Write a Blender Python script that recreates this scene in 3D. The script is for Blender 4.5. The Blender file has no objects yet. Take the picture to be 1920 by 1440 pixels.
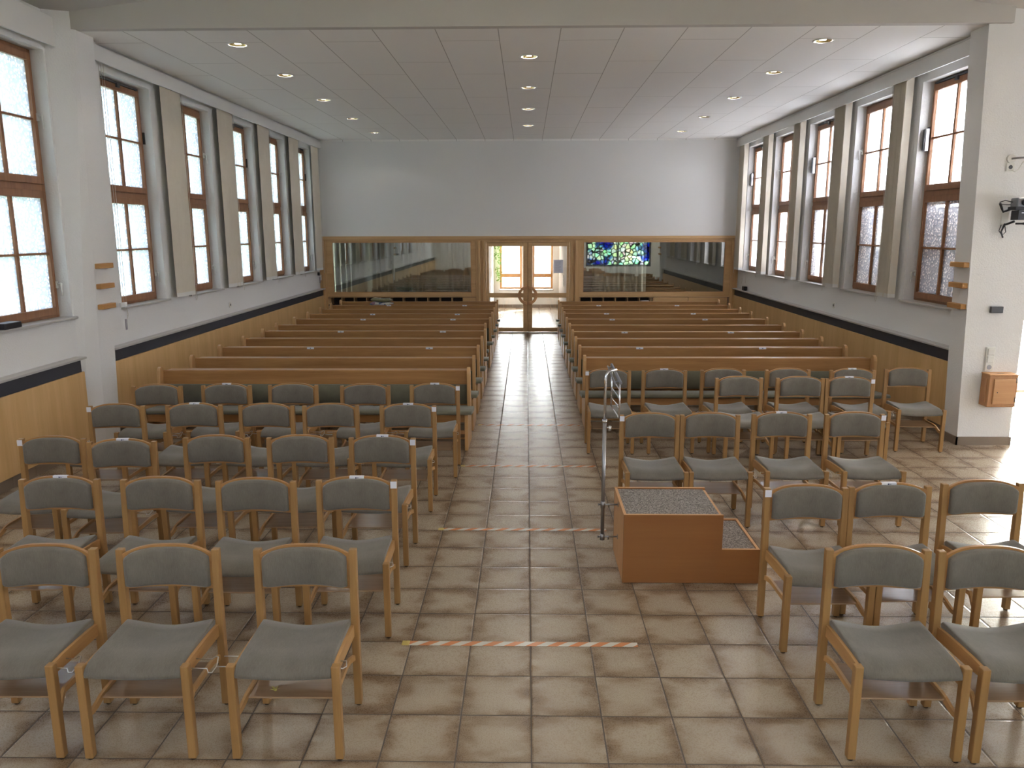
import bpy, bmesh, math, random
from mathutils import Vector, Matrix
S = bpy.context.scene
C = S.collection
random.seed(7)
PI = math.pi

# ---------------------------------------------------------------- camera
def cam_axes(p, yaw, roll):
    cy, sy = math.cos(yaw), math.sin(yaw)
    f = Vector((sy*math.cos(p), cy*math.cos(p), -math.sin(p)))
    r = Vector((cy, -sy, 0)); u = r.cross(f)
    return math.cos(roll)*r + math.sin(roll)*u, -math.sin(roll)*r + math.cos(roll)*u, f
cr, cu, cf = cam_axes(.194355, -.0190002, -.00224981)
cam = bpy.data.objects.new('camera', bpy.data.cameras.new('camera')); C.objects.link(cam)
cam.data.sensor_width = 36; cam.data.lens = 1459.478/1920*36; cam.data.clip_start = .05
m = Matrix.Identity(4)
for i in range(3):
    m[i][0] = cr[i]; m[i][1] = cu[i]; m[i][2] = -cf[i]
m[0][3], m[1][3], m[2][3] = -.0242, 0, 2.24222
cam.matrix_world = m
S.camera = cam

# ---------------------------------------------------------------- view, world, sun
S.view_settings.view_transform = 'Standard'; S.view_settings.look = 'None'
S.view_settings.gamma = 1; S.view_settings.use_curve_mapping = False
S.view_settings.exposure = 2.05
cy_ = S.cycles
cy_.use_denoising = True
cy_.max_bounces = 9; cy_.diffuse_bounces = 5; cy_.glossy_bounces = 4; cy_.transmission_bounces = 6
cy_.transparent_max_bounces = 12; cy_.caustics_reflective = False; cy_.caustics_refractive = False
cy_.sample_clamp_indirect = 8

SUN = Vector((.50, .66, .56)).normalized()
w = bpy.data.worlds.new('sky'); S.world = w; w.use_nodes = True
nt = w.node_tree; nt.nodes.clear()
N = nt.nodes.new; L = nt.links.new
tc = N('ShaderNodeTexCoord')
dot = N('ShaderNodeVectorMath'); dot.operation = 'DOT_PRODUCT'; dot.inputs[1].default_value = SUN
L(tc.outputs['Generated'], dot.inputs[0])
rmp = N('ShaderNodeValToRGB'); L(dot.outputs['Value'], rmp.inputs[0])
cr_ = rmp.color_ramp; cr_.interpolation = 'EASE'
cr_.elements[0].position = 0.0; cr_.elements[0].color = (.46, .52, .64, 1)
cr_.elements[1].position = .92; cr_.elements[1].color = (1, .97, .90, 1)
e = cr_.elements.new(.45); e.color = (.66, .70, .77, 1)
sep = N('ShaderNodeSeparateXYZ'); L(tc.outputs['Generated'], sep.inputs[0])
hz = N('ShaderNodeMapRange'); L(sep.outputs['Z'], hz.inputs[0])
hz.inputs[1].default_value = -.06; hz.inputs[2].default_value = .04; hz.interpolation_type = 'SMOOTHSTEP'
mx = N('ShaderNodeMix'); mx.data_type = 'RGBA'
L(hz.outputs[0], mx.inputs[0]); mx.inputs[6].default_value = (.22, .25, .19, 1); L(rmp.outputs[0], mx.inputs[7])
def wm(op, a, b):
    n = N('ShaderNodeMath'); n.operation = op
    for i, x in enumerate((a, b)):
        if isinstance(x, (int, float)): n.inputs[i].default_value = x
        else: L(x, n.inputs[i])
    return n.outputs[0]
zp = wm('MAXIMUM', sep.outputs['Z'], 0.0)
dim = wm('ADD', wm('MULTIPLY', zp, .95), .065)          # the sky away from the sun grows brighter with height
side = N('ShaderNodeMapRange'); L(dot.outputs['Value'], side.inputs[0]); side.interpolation_type = 'SMOOTHSTEP'
side.inputs[1].default_value = .30; side.inputs[2].default_value = .72
fm = N('ShaderNodeMix'); L(side.outputs[0], fm.inputs[0]); L(dim, fm.inputs[2]); fm.inputs[3].default_value = 1.9
bg = N('ShaderNodeBackground'); L(mx.outputs[2], bg.inputs[0]); L(wm('MULTIPLY', fm.outputs[0], 8.5), bg.inputs[1])
L(bg.outputs[0], N('ShaderNodeOutputWorld').inputs[0])

sun = bpy.data.objects.new('sun', bpy.data.lights.new('sun', 'SUN')); C.objects.link(sun)
sun.data.energy = 40.0; sun.data.angle = math.radians(3); sun.data.color = (1, .95, .86)
sun.rotation_euler = SUN.to_track_quat('Z', 'Y').to_euler()

def portal(name, loc, sx, sy, direction):
    l = bpy.data.lights.new(name, 'AREA'); l.shape = 'RECTANGLE'; l.size = sx; l.size_y = sy
    l.cycles.is_portal = True
    o = bpy.data.objects.new(name, l); C.objects.link(o); o.location = loc
    o.rotation_euler = Vector(direction).to_track_quat('-Z', 'Z').to_euler()

def lamp(x, y, z, w):   # the light that a recessed, or added and unseen, ceiling lamp gives
    l = bpy.data.lights.new('lamp', 'AREA'); l.shape = 'DISK'; l.size = .05; l.energy = w; l.color = (1, .95, .88)
    o = bpy.data.objects.new('lamp', l); C.objects.link(o); o.location = (x, y, z)
for y in (8.70, 10.35, 12.24, 14.22, 16.2):
    lamp(-3.08, y, 4.212, 2.2); lamp(3.06, y, 4.212, 2.2)
for y in (9.36, 11.30, 13.22, 15.24): lamp(0, y, 4.212, 2.2)
for y in (-2.5, 0, 2.5, 5.2):  # unseen lamps added as fill over the near area, without fittings
    for x, z in ((-3.2, 4.46), (0, 4.83), (3.2, 4.46), (6.4, 4.08)): lamp(x, y, z, 2.5)

# ---------------------------------------------------------------- mesh helpers
def tag(o, label=None, cat=None, group=None, kind=None):
    if label: o['label'] = label
    if cat: o['category'] = cat
    if group: o['group'] = group
    if kind: o['kind'] = kind
    return o

def empty(name, loc=(0, 0, 0), rz=0, parent=None):
    o = bpy.data.objects.new(name, None); C.objects.link(o)
    o.location = loc; o.rotation_euler = (0, 0, rz); o.empty_display_size = .1
    if parent: o.parent = parent
    return o

class MB:
    def __init__(s): s.v = []; s.f = []; s.sm = []
    def add(s, vs, fs, smooth=False):
        b = len(s.v); s.v += [tuple(v) for v in vs]
        for f in fs: s.f.append([b+i for i in f]); s.sm.append(smooth)
        return s
    def hexa(s, p):   # p: bottom 4 ccw, top 4 ccw
        return s.add(p, [(3, 2, 1, 0), (4, 5, 6, 7), (0, 1, 5, 4), (1, 2, 6, 5), (2, 3, 7, 6), (3, 0, 4, 7)])
    def box(s, x0, x1, y0, y1, z0, z1):
        x0, x1 = min(x0, x1), max(x0, x1); y0, y1 = min(y0, y1), max(y0, y1); z0, z1 = min(z0, z1), max(z0, z1)
        return s.hexa([(x0, y0, z0), (x1, y0, z0), (x1, y1, z0), (x0, y1, z0), (x0, y0, z1), (x1, y0, z1), (x1, y1, z1), (x0, y1, z1)])
    def prism(s, pts, a0, a1, axis='x', smooth=False):
        n = len(pts)
        def P(u, v, a): return {'x': (a, u, v), 'y': (u, a, v), 'z': (u, v, a)}[axis]
        vs = [P(u, v, a0) for u, v in pts] + [P(u, v, a1) for u, v in pts]
        s.add(vs, [tuple(range(n))[::-1], tuple(range(n, 2*n))])
        b = len(s.v) - 2*n
        for i in range(n):
            j = (i+1) % n; s.f.append([b+i, b+j, b+n+j, b+n+i]); s.sm.append(smooth)
        return s
    def tube(s, path, r, n=10, closed=False):
        path = [Vector(p) for p in path]; k = len(path); rings = []
        up = None
        for i, p in enumerate(path):
            a = path[(i-1) % k] if (closed or i > 0) else p
            b = path[(i+1) % k] if (closed or i < k-1) else p
            t = (b-a).normalized()
            if up is None:
                up = Vector((0, 0, 1)) if abs(t.z) < .9 else Vector((1, 0, 0))
            u = (up - t*up.dot(t)).normalized(); v = t.cross(u); up = u
            rr = r[i] if isinstance(r, (list, tuple)) else r
            rings.append([p + rr*(math.cos(2*PI*j/n)*u + math.sin(2*PI*j/n)*v) for j in range(n)])
        b0 = len(s.v)
        for rg in rings: s.v += [tuple(q) for q in rg]
        for i in range(k if closed else k-1):
            i2 = (i+1) % k
            for j in range(n):
                j2 = (j+1) % n
                s.f.append([b0+i*n+j, b0+i*n+j2, b0+i2*n+j2, b0+i2*n+j]); s.sm.append(True)
        if not closed:
            s.f.append([b0+j for j in range(n)][::-1]); s.sm.append(False)
            s.f.append([b0+(k-1)*n+j for j in range(n)]); s.sm.append(False)
        return s
    def cyl(s, c, r, h, n=24, axis='z', r2=None):
        c = Vector(c); d = {'z': Vector((0, 0, h)), 'y': Vector((0, h, 0)), 'x': Vector((h, 0, 0))}[axis]
        return s.tube([c, c+d], [r, r if r2 is None else r2], n)
    def strip(s, path, w, h):   # rectangular section swept, w across (horizontal), h vertical
        path = [Vector(p) for p in path]; k = len(path); b0 = len(s.v)
        for i, p in enumerate(path):
            a = path[max(i-1, 0)]; b = path[min(i+1, k-1)]; t = (b-a).normalized()
            side = t.cross(Vector((0, 0, 1))).normalized()
            up = side.cross(t).normalized()
            for du, dv in ((-1, -1), (1, -1), (1, 1), (-1, 1)): s.v.append(tuple(p + side*w/2*du + up*h/2*dv))
        for i in range(k-1):
            for j in range(4):
                j2 = (j+1) % 4
                s.f.append([b0+i*4+j, b0+i*4+j2, b0+i*4+4+j2, b0+i*4+4+j]); s.sm.append(False)
        s.f.append([b0+3, b0+2, b0+1, b0]); s.sm.append(False)
        s.f.append([b0+(k-1)*4+j for j in range(4)]); s.sm.append(False)
        return s
    def loft(s, rings, smooth=True, cap=True):
        n = len(rings[0]); b0 = len(s.v)
        for rg in rings: s.v += [tuple(q) for q in rg]
        for i in range(len(rings)-1):
            for j in range(n):
                j2 = (j+1) % n
                s.f.append([b0+i*n+j, b0+i*n+j2, b0+(i+1)*n+j2, b0+(i+1)*n+j]); s.sm.append(smooth)
        if cap:
            s.f.append([b0+j for j in range(n)][::-1]); s.sm.append(smooth)
            s.f.append([b0+(len(rings)-1)*n+j for j in range(n)]); s.sm.append(smooth)
        return s
    def lathe(s, prof, c=(0, 0, 0), n=32):   # prof (r,z)
        rings = [[(c[0]+r*math.cos(2*PI*j/n), c[1]+r*math.sin(2*PI*j/n), c[2]+z) for j in range(n)] for r, z in prof]
        return s.loft(rings, True, False)
    def mesh(s, name, mat, bevel=0, seg=2):
        me = bpy.data.meshes.new(name); me.from_pydata(s.v, [], s.f); me.update()
        bm = bmesh.new(); bm.from_mesh(me)
        bmesh.ops.recalc_face_normals(bm, faces=bm.faces)
        for f, q in zip(bm.faces, s.sm): f.smooth = q
        if bevel:
            ed = [e for e in bm.edges if len(e.link_faces) == 2 and e.calc_face_angle(0) > .6]
            bmesh.ops.bevel(bm, geom=ed, offset=bevel, segments=seg, profile=.5, affect='EDGES')
        bm.to_mesh(me); bm.free()
        for mt in (mat if isinstance(mat, (list, tuple)) else [mat]): me.materials.append(mt)
        return me
    def build(s, name, mat, parent=None, bevel=0, seg=2):
        me = s.mesh(name, mat, bevel, seg)
        o = bpy.data.objects.new(name, me); C.objects.link(o)
        if parent: o.parent = parent
        return o

def inst(name, me, parent=None, loc=(0, 0, 0)):
    o = bpy.data.objects.new(name, me); C.objects.link(o); o.location = loc
    if parent: o.parent = parent
    return o

def copy_tree(o, parent=None):
    c = o.copy(); C.objects.link(c); c.parent = parent
    for ch in list(o.children): copy_tree(ch, c)
    return c

# ---------------------------------------------------------------- materials
def newmat(name):
    m = bpy.data.materials.new(name); m.use_nodes = True
    nt = m.node_tree; b = nt.nodes['Principled BSDF']
    return m, nt, b
def ramp(nt, stops, fac):
    r = nt.nodes.new('ShaderNodeValToRGB'); cr = r.color_ramp
    cr.elements[0].position, cr.elements[0].color = stops[0][0], (*stops[0][1], 1)
    cr.elements[1].position, cr.elements[1].color = stops[-1][0], (*stops[-1][1], 1)
    for p, c in stops[1:-1]:
        e = cr.elements.new(p); e.color = (*c, 1)
    nt.links.new(fac, r.inputs[0]); return r.outputs[0]
def coords(nt, scale=(1, 1, 1), kind='Object'):
    t = nt.nodes.new('ShaderNodeTexCoord'); mp = nt.nodes.new('ShaderNodeMapping')
    mp.inputs['Scale'].default_value = scale; nt.links.new(t.outputs[kind], mp.inputs[0]); return mp.outputs[0]
def noise(nt, vec, scale, detail=4, rough=.5, dist=0):
    n = nt.nodes.new('ShaderNodeTexNoise'); n.inputs['Scale'].default_value = scale
    n.inputs['Detail'].default_value = detail; n.inputs['Roughness'].default_value = rough
    n.inputs['Distortion'].default_value = dist
    nt.links.new(vec, n.inputs['Vector']); return n.outputs['Fac']
def bump(nt, b, h, strength=.2, dist=.01):
    n = nt.nodes.new('ShaderNodeBump'); n.inputs['Strength'].default_value = strength
    n.inputs['Distance'].default_value = dist
    nt.links.new(h, n.inputs['Height']); nt.links.new(n.outputs[0], b.inputs['Normal'])
def mathn(nt, op, a, b=None, c=None):
    n = nt.nodes.new('ShaderNodeMath'); n.operation = op
    for i, x in enumerate((a, b, c)):
        if x is None: continue
        if isinstance(x, (int, float)): n.inputs[i].default_value = x
        else: nt.links.new(x, n.inputs[i])
    return n.outputs[0]
def mixc(nt, fac, a, b, mode='MIX'):
    n = nt.nodes.new('ShaderNodeMix'); n.data_type = 'RGBA'; n.blend_type = mode
    for i, x in ((0, fac), (6, a), (7, b)):
        if isinstance(x, (int, float)): n.inputs[i].default_value = x
        elif isinstance(x, tuple): n.inputs[i].default_value = (*x, 1)
        else: nt.links.new(x, n.inputs[i])
    return n.outputs[2]

def wood(name, light, dark, grain='x', rough=.38, fine=1.0, spec=.5):
    m, nt, b = newmat(name)
    sc = {'x': (.35, 6, 6), 'y': (6, .35, 6), 'z': (6, 6, .35)}[grain]
    v = coords(nt, sc)
    oi = nt.nodes.new('ShaderNodeObjectInfo')
    off = nt.nodes.new('ShaderNodeVectorMath'); off.operation = 'ADD'
    cb = nt.nodes.new('ShaderNodeCombineXYZ')
    k = mathn(nt, 'MULTIPLY', oi.outputs['Random'], 37.0)
    for i in range(3): nt.links.new(k, cb.inputs[i])
    nt.links.new(v, off.inputs[0]); nt.links.new(cb.outputs[0], off.inputs[1]); v = off.outputs[0]
    n1 = noise(nt, v, 2.2*fine, 5, .6, .6); n2 = noise(nt, v, 14*fine, 3, .6)
    f = mathn(nt, 'ADD', mathn(nt, 'MULTIPLY', n1, .7), mathn(nt, 'MULTIPLY', n2, .3))
    c = ramp(nt, [(.30, dark), (.52, tuple((a+d)/2 for a, d in zip(light, dark))), (.72, light)], f)
    nt.links.new(c, b.inputs['Base Color']); b.inputs['Roughness'].default_value = rough
    b.inputs['Specular IOR Level'].default_value = spec
    bump(nt, b, n2, .05, .002)
    return m

def plain(name, col, rough=.5, metal=0, bumps=None, spec=.5, emit=None):
    m, nt, b = newmat(name)
    b.inputs['Base Color'].default_value = (*col, 1); b.inputs['Roughness'].default_value = rough
    b.inputs['Metallic'].default_value = metal; b.inputs['Specular IOR Level'].default_value = spec
    if bumps:
        bump(nt, b, noise(nt, coords(nt), bumps[0], 3, .6), bumps[1], bumps[2])
    if emit:
        b.inputs['Emission Color'].default_value = (*emit[0], 1); b.inputs['Emission Strength'].default_value = emit[1]
    return m

M = {}
M['chair_wood'] = wood('chair_wood', (.42, .24, .092), (.28, .145, .048), 'z', .42)
M['chair_wood_y'] = wood('chair_wood_along', (.58, .34, .14), (.42, .22, .08), 'y', .42)
M['chair_shell'] = wood('chair_shell_wood', (.50, .27, .10), (.34, .16, .055), 'x', .4)
M['shelf_wood'] = wood('shelf_plywood', (.42, .27, .16), (.30, .18, .10), 'x', .18)
M['pew'] = wood('pew_wood', (.47, .25, .095), (.30, .14, .046), 'x', .33)
M['pew_end'] = wood('pew_end_wood', (.60, .36, .16), (.46, .25, .10), 'z', .33)
M['panel'] = wood('wainscot_wood', (.78, .51, .25), (.62, .38, .155), 'z', .42, .45)
M['partition'] = wood('partition_wood', (.70, .45, .22), (.54, .32, .135), 'z', .42, .6)
M['partition_h'] = wood('partition_wood_rail', (.70, .45, .22), (.54, .32, .135), 'x', .42, .6)
M['window_wood'] = wood('window_wood', (.34, .16, .068), (.21, .09, .038), 'z', .45)
M['step_wood'] = wood('step_veneer', (.31, .13, .038), (.26, .10, .028), 'x', .45, .6)
M['step_edge'] = wood('step_edge_wood', (.66, .37, .17), (.55, .28, .12), 'x', .45)
M['box_wood'] = wood('box_wood', (.55, .29, .13), (.42, .20, .085), 'z', .45)
M['block'] = wood('block_wood', (.56, .30, .10), (.42, .20, .06), 'y', .5)

def fabric(name, a, b_, sc=900):
    m, nt, b = newmat(name)
    v = coords(nt)
    n = noise(nt, v, sc, 2, .7); n2 = noise(nt, coords(nt, (1, .15, .15)), 260, 3, .6); n3 = noise(nt, v, 9, 3, .5)
    f = mathn(nt, 'ADD', mathn(nt, 'MULTIPLY', n, .5), mathn(nt, 'ADD', mathn(nt, 'MULTIPLY', n2, .25), mathn(nt, 'MULTIPLY', n3, .25)))
    nt.links.new(ramp(nt, [(.32, b_), (.68, a)], f), b.inputs['Base Color'])
    b.inputs['Roughness'].default_value = .9; b.inputs['Specular IOR Level'].default_value = .15
    b.inputs['Sheen Weight'].default_value = .35; b.inputs['Sheen Roughness'].default_value = .4
    bump(nt, b, n, .35, .002)
    return m
M['fabric'] = fabric('grey_fabric', (.235, .212, .178), (.12, .106, .086))
M['pew_fabric'] = fabric('olive_fabric', (.21, .20, .145), (.12, .115, .08))
def carpet_mat():
    m, nt, b = newmat('step_carpet'); n = noise(nt, coords(nt), 130, 3, .8)
    nt.links.new(ramp(nt, [(.40, (.07, .06, .055)), (.5, (.24, .21, .19)), (.62, (.45, .41, .37))], n), b.inputs['Base Color'])
    b.inputs['Roughness'].default_value = .95; bump(nt, b, n, .6, .004); return m
M['carpet'] = carpet_mat()

def plaster(name, col, sc=60, st=.6, dist=.009):
    m, nt, b = newmat(name)
    v = coords(nt)
    n = noise(nt, v, sc, 5, .65); n2 = noise(nt, v, 1.1, 3, .5)
    c = mixc(nt, mathn(nt, 'MULTIPLY', n2, .12), col, tuple(x*.86 for x in col))
    nt.links.new(c, b.inputs['Base Color']); b.inputs['Roughness'].default_value = .92
    b.inputs['Specular IOR Level'].default_value = .2
    bump(nt, b, n, st, dist); return m
M['plaster'] = plaster('rough_plaster', (.80, .79, .775))
M['wallpaper'] = plaster('smooth_wall', (.82, .81, .79), 90, .15, .002)
M['white'] = plain('white_paint', (.72, .71, .68), .6)
M['fascia'] = plaster('beam_paint', (.60, .575, .54), 30, .05, .002)
M['stone'] = plain('sill_stone', (.48, .46, .44), .35, 0, (40, .05, .002))
M['dark_band'] = plain('dark_convector', (.035, .035, .045), .55)
M['grille_black'] = plain('black_gap', (.01, .01, .01), .8)
M['metal_grey'] = plain('grey_metal', (.30, .29, .29), .32, .9)
M['chrome'] = plain('chrome', (.75, .75, .77), .14, 1)
M['steel'] = plain('zinc_wire', (.62, .60, .57), .3, 1)
M['white_plastic'] = plain('white_plastic', (.72, .71, .66), .35)
M['dark_plastic'] = plain('dark_grey_plastic', (.06, .065, .07), .45)
M['black_plastic'] = plain('black_plastic', (.012, .012, .016), .4)
M['silver_plastic'] = plain('silver_plastic', (.22, .22, .24), .35, .4)
M['rubber'] = plain('rubber', (.05, .03, .02), .7)
M['paper'] = plain('paper', (.78, .78, .86), .7)
M['ink'] = plain('ink', (.03, .03, .12), .7)
M['blind'] = fabric('blind_fabric', (.72, .66, .56), (.64, .58, .48), 400)
M['cord'] = plain('cord', (.62, .58, .50), .7)
M['tagplastic'] = plain('grey_weight', (.36, .34, .38), .6)
M['brass'] = plain('brass_reflector', (.85, .72, .36), .16, 1)
M['bulb'] = plain('bulb', (.9, .88, .75), .3, 0, None, .5, ((1, .93, .72), 1.0))
M['leaf'] = plain('ivy_leaf', (.16, .30, .06), .5)
M['tree_leaf'] = plain('tree_leaf', (.20, .30, .16), .6)
M['blue_black'] = plain('black', (.008, .008, .02), .5)

def curtain_mat(name, col):
    m, nt, b = newmat(name); b.inputs['Base Color'].default_value = (*col, 1)
    b.inputs['Roughness'].default_value = .85; return m
M['curtain'] = curtain_mat('curtain_cloth', (.62, .64, .60))
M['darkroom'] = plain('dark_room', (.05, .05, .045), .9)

# floor tiles .33 m
def floor_mat():
    m, nt, b = newmat('floor_tiles')
    t = nt.nodes.new('ShaderNodeTexCoord'); sp = nt.nodes.new('ShaderNodeSeparateXYZ')
    nt.links.new(t.outputs['Object'], sp.inputs[0])
    def cell(o, off):
        a = mathn(nt, 'DIVIDE', mathn(nt, 'SUBTRACT', o, off), .33)
        return mathn(nt, 'FRACT', a), mathn(nt, 'FLOOR', a)
    u, iu = cell(sp.outputs['X'], -.33*40); v, iv = cell(sp.outputs['Y'], 2.9676-.33*40)
    du = mathn(nt, 'SUBTRACT', .5, mathn(nt, 'ABSOLUTE', mathn(nt, 'SUBTRACT', u, .5)))
    dv = mathn(nt, 'SUBTRACT', .5, mathn(nt, 'ABSOLUTE', mathn(nt, 'SUBTRACT', v, .5)))
    d = mathn(nt, 'MINIMUM', du, dv)
    wn = nt.nodes.new('ShaderNodeTexWhiteNoise'); wn.noise_dimensions = '2D'
    cb = nt.nodes.new('ShaderNodeCombineXYZ'); nt.links.new(iu, cb.inputs[0]); nt.links.new(iv, cb.inputs[1])
    nt.links.new(cb.outputs[0], wn.inputs['Vector'])
    vm = nt.nodes.new('ShaderNodeVectorMath'); vm.operation = 'MULTIPLY_ADD'
    nt.links.new(wn.outputs['Color'], vm.inputs[0]); vm.inputs[1].default_value = (50, 50, 50)
    nt.links.new(t.outputs['Object'], vm.inputs[2])
    mp = nt.nodes.new('ShaderNodeMapping'); mp.inputs['Scale'].default_value = (1, 1.7, 1)
    nt.links.new(vm.outputs[0], mp.inputs[0])
    big = noise(nt, mp.outputs[0], 4.6, 3, .5, .3)
    fine = noise(nt, vm.outputs[0], 160, 4, .7)
    edge = nt.nodes.new('ShaderNodeMapRange'); nt.links.new(d, edge.inputs[0])
    edge.inputs[1].default_value = .0; edge.inputs[2].default_value = .34; edge.inputs[3].default_value = 1; edge.inputs[4].default_value = 0
    patch = mathn(nt, 'MULTIPLY', mathn(nt, 'MULTIPLY_ADD', edge.outputs[0], .75, .50), big)
    patch = mathn(nt, 'ADD', patch, mathn(nt, 'MULTIPLY', fine, .12))
    patch = mathn(nt, 'ADD', patch, mathn(nt, 'MULTIPLY', mathn(nt, 'SUBTRACT', wn.outputs['Value'], .5), .10))
    col = ramp(nt, [(.28, (.40, .33, .245)), (.47, (.36, .285, .205)), (.60, (.27, .195, .125)), (.78, (.18, .115, .065))], patch)
    g = mathn(nt, 'LESS_THAN', d, .0095)
    col = mixc(nt, g, col, (.10, .08, .065))
    nt.links.new(col, b.inputs['Base Color'])
    rr = mathn(nt, 'MULTIPLY_ADD', fine, .16, .20)
    rr = mathn(nt, 'MAXIMUM', rr, mathn(nt, 'MULTIPLY', g, .8))
    nt.links.new(rr, b.inputs['Roughness']); b.inputs['Specular IOR Level'].default_value = .55
    sm = nt.nodes.new('ShaderNodeMapRange'); nt.links.new(d, sm.inputs[0])
    sm.inputs[1].default_value = .006; sm.inputs[2].default_value = .028
    h = mathn(nt, 'ADD', sm.outputs[0], mathn(nt, 'MULTIPLY', noise(nt, mp.outputs[0], 22, 3, .5), .55))
    bump(nt, b, h, .30, .004)
    return m
M['floor'] = floor_mat()

def ceil_mat():
    m, nt, b = newmat('ceiling_panels')
    t = nt.nodes.new('ShaderNodeTexCoord'); mp = nt.nodes.new('ShaderNodeMapping'); mp.vector_type = 'POINT'
    # swap so that brick rows run along Y
    mp.inputs['Rotation'].default_value = (0, 0, -PI/2)
    sp = nt.nodes.new('ShaderNodeSeparateXYZ'); nt.links.new(t.outputs['Object'], sp.inputs[0])
    cb = nt.nodes.new('ShaderNodeCombineXYZ')
    nt.links.new(mathn(nt, 'ADD', sp.outputs['Y'], -8.616+1.745*20), cb.inputs[0])
    nt.links.new(mathn(nt, 'ADD', sp.outputs['X'], .3085+.617*20), cb.inputs[1])
    br = nt.nodes.new('ShaderNodeTexBrick'); nt.links.new(cb.outputs[0], br.inputs['Vector'])
    br.inputs['Scale'].default_value = 1; br.inputs['Brick Width'].default_value = 1.745; br.inputs['Row Height'].default_value = .617
    br.inputs['Mortar Size'].default_value = .0045; br.inputs['Mortar Smooth'].default_value = .1; br.offset = .41; br.offset_frequency = 2
    br.inputs['Color1'].default_value = (.89, .875, .84, 1); br.inputs['Color2'].default_value = (.90, .885, .85, 1)
    br.inputs['Mortar'].default_value = (.46, .44, .40, 1)
    nt.links.new(br.outputs['Color'], b.inputs['Base Color']); b.inputs['Roughness'].default_value = .9
    b.inputs['Specular IOR Level'].default_value = .2
    bump(nt, b, mathn(nt, 'SUBTRACT', 1, br.outputs['Fac']), .5, .004)
    return m
M['ceiling'] = ceil_mat()

def obscure_glass():
    m = bpy.data.materials.new('hammered_glass'); m.use_nodes = True
    nt = m.node_tree; nt.nodes.clear(); N = nt.nodes.new; L = nt.links.new
    v = coords(nt)
    vo = N('ShaderNodeTexVoronoi'); vo.feature = 'SMOOTH_F1'; vo.inputs['Scale'].default_value = 31; L(v, vo.inputs['Vector'])
    vo.inputs['Smoothness'].default_value = .4
    nz = noise(nt, v, 70, 2, .5)
    hgt = mathn(nt, 'ADD', vo.outputs['Distance'], mathn(nt, 'MULTIPLY', nz, .35))
    bp = N('ShaderNodeBump'); bp.inputs['Strength'].default_value = 1; bp.inputs['Distance'].default_value = .012; L(hgt, bp.inputs['Height'])
    cellc = ramp(nt, [(.10, (1, 1, 1)), (.42, (.66, .68, .72)), (.62, (.34, .37, .44))], hgt)
    tr = N('ShaderNodeBsdfTranslucent'); L(cellc, tr.inputs[0]); L(bp.outputs[0], tr.inputs[1])
    rf = N('ShaderNodeBsdfRefraction'); rf.inputs['IOR'].default_value = 1.35; rf.inputs['Roughness'].default_value = .03
    L(cellc, rf.inputs[0]); L(bp.outputs[0], rf.inputs['Normal'])
    tp = N('ShaderNodeBsdfTransparent'); tp.inputs[0].default_value = (.94, .95, .95, 1)
    gl = N('ShaderNodeBsdfGlossy'); gl.inputs['Roughness'].default_value = .12; L(bp.outputs[0], gl.inputs['Normal'])
    m1 = N('ShaderNodeMixShader'); m1.inputs[0].default_value = .6; L(rf.outputs[0], m1.inputs[1]); L(tr.outputs[0], m1.inputs[2])
    m2 = N('ShaderNodeMixShader'); m2.inputs[0].default_value = .12; L(m1.outputs[0], m2.inputs[1]); L(tp.outputs[0], m2.inputs[2])
    m3 = N('ShaderNodeMixShader'); m3.inputs[0].default_value = .05; L(m2.outputs[0], m3.inputs[1]); L(gl.outputs[0], m3.inputs[2])
    L(m3.outputs[0], N('ShaderNodeOutputMaterial').inputs[0])
    return m
M['obscure'] = obscure_glass()

def clear_glass(name, refl, tint=(.95, .97, .96)):
    m = bpy.data.materials.new(name); m.use_nodes = True
    nt = m.node_tree; nt.nodes.clear(); N = nt.nodes.new; L = nt.links.new
    tp = N('ShaderNodeBsdfTransparent'); tp.inputs[0].default_value = (*tint, 1)
    gl = N('ShaderNodeBsdfGlossy'); gl.inputs['Roughness'].default_value = 0; gl.inputs[0].default_value = (.95, .97, .97, 1)
    mi = N('ShaderNodeMixShader'); mi.inputs[0].default_value = refl
    L(tp.outputs[0], mi.inputs[1]); L(gl.outputs[0], mi.inputs[2]); L(mi.outputs[0], N('ShaderNodeOutputMaterial').inputs[0])
    return m
M['glass_part'] = clear_glass('partition_glass', .24, (.80, .83, .80))
M['glass_door'] = clear_glass('door_glass', .06)
M['glass_foyer'] = clear_glass('tinted_foyer_glass', .05, (.66, .67, .69))

# ---------------------------------------------------------------- setting
YB = 17.5      # back wall plane
YP = 8.1       # pier plane
ZC = 4.18
WX = 4.65
WL = [7.83, 9.95, 11.76, 13.55, 15.32, 17.10]   # far edges of the windows on the left
WL = [4.26, 6.04] + WL
WR = [9.78, 11.63, 13.50, 15.29, 17.08]
WW = 1.12; Z0, Z1 = 1.395, 3.95
YF = -4.0
XW = 8.7       # east wing

tag(MB().box(-WX-.4, XW+.4, YF-.4, 24.6, -.12, 0).build('floor', M['floor']), 'brown mottled square floor tiles', None, None, 'structure')
def wall_with_openings(name, xa, xb, y0, y1, ztop, fars, mat, w=WW):
    b = MB(); y = y0
    for f in sorted(fars):
        b.box(xa, xb, y, f-w, 0, ztop)
        b.box(xa, xb, f-w, f, 0, Z0); b.box(xa, xb, f-w, f, Z1, ztop); y = f
    b.box(xa, xb, y, y1, 0, ztop)
    return tag(b.build(name, mat), None, None, None, 'structure')
wall_with_openings('wall_left', -WX-.36, -WX, YF, YB+.1, 4.95, WL, M['plaster'])
wall_with_openings('wall_right', WX, WX+.36, 8.36, YB+.1, 4.6, WR, M['plaster'])
# back wall above the wooden partition
tag(MB().box(-WX, WX, YB, YB+.25, 2.125, 4.6).build('wall_back', M['wallpaper']), None, None, None, 'structure')
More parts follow.
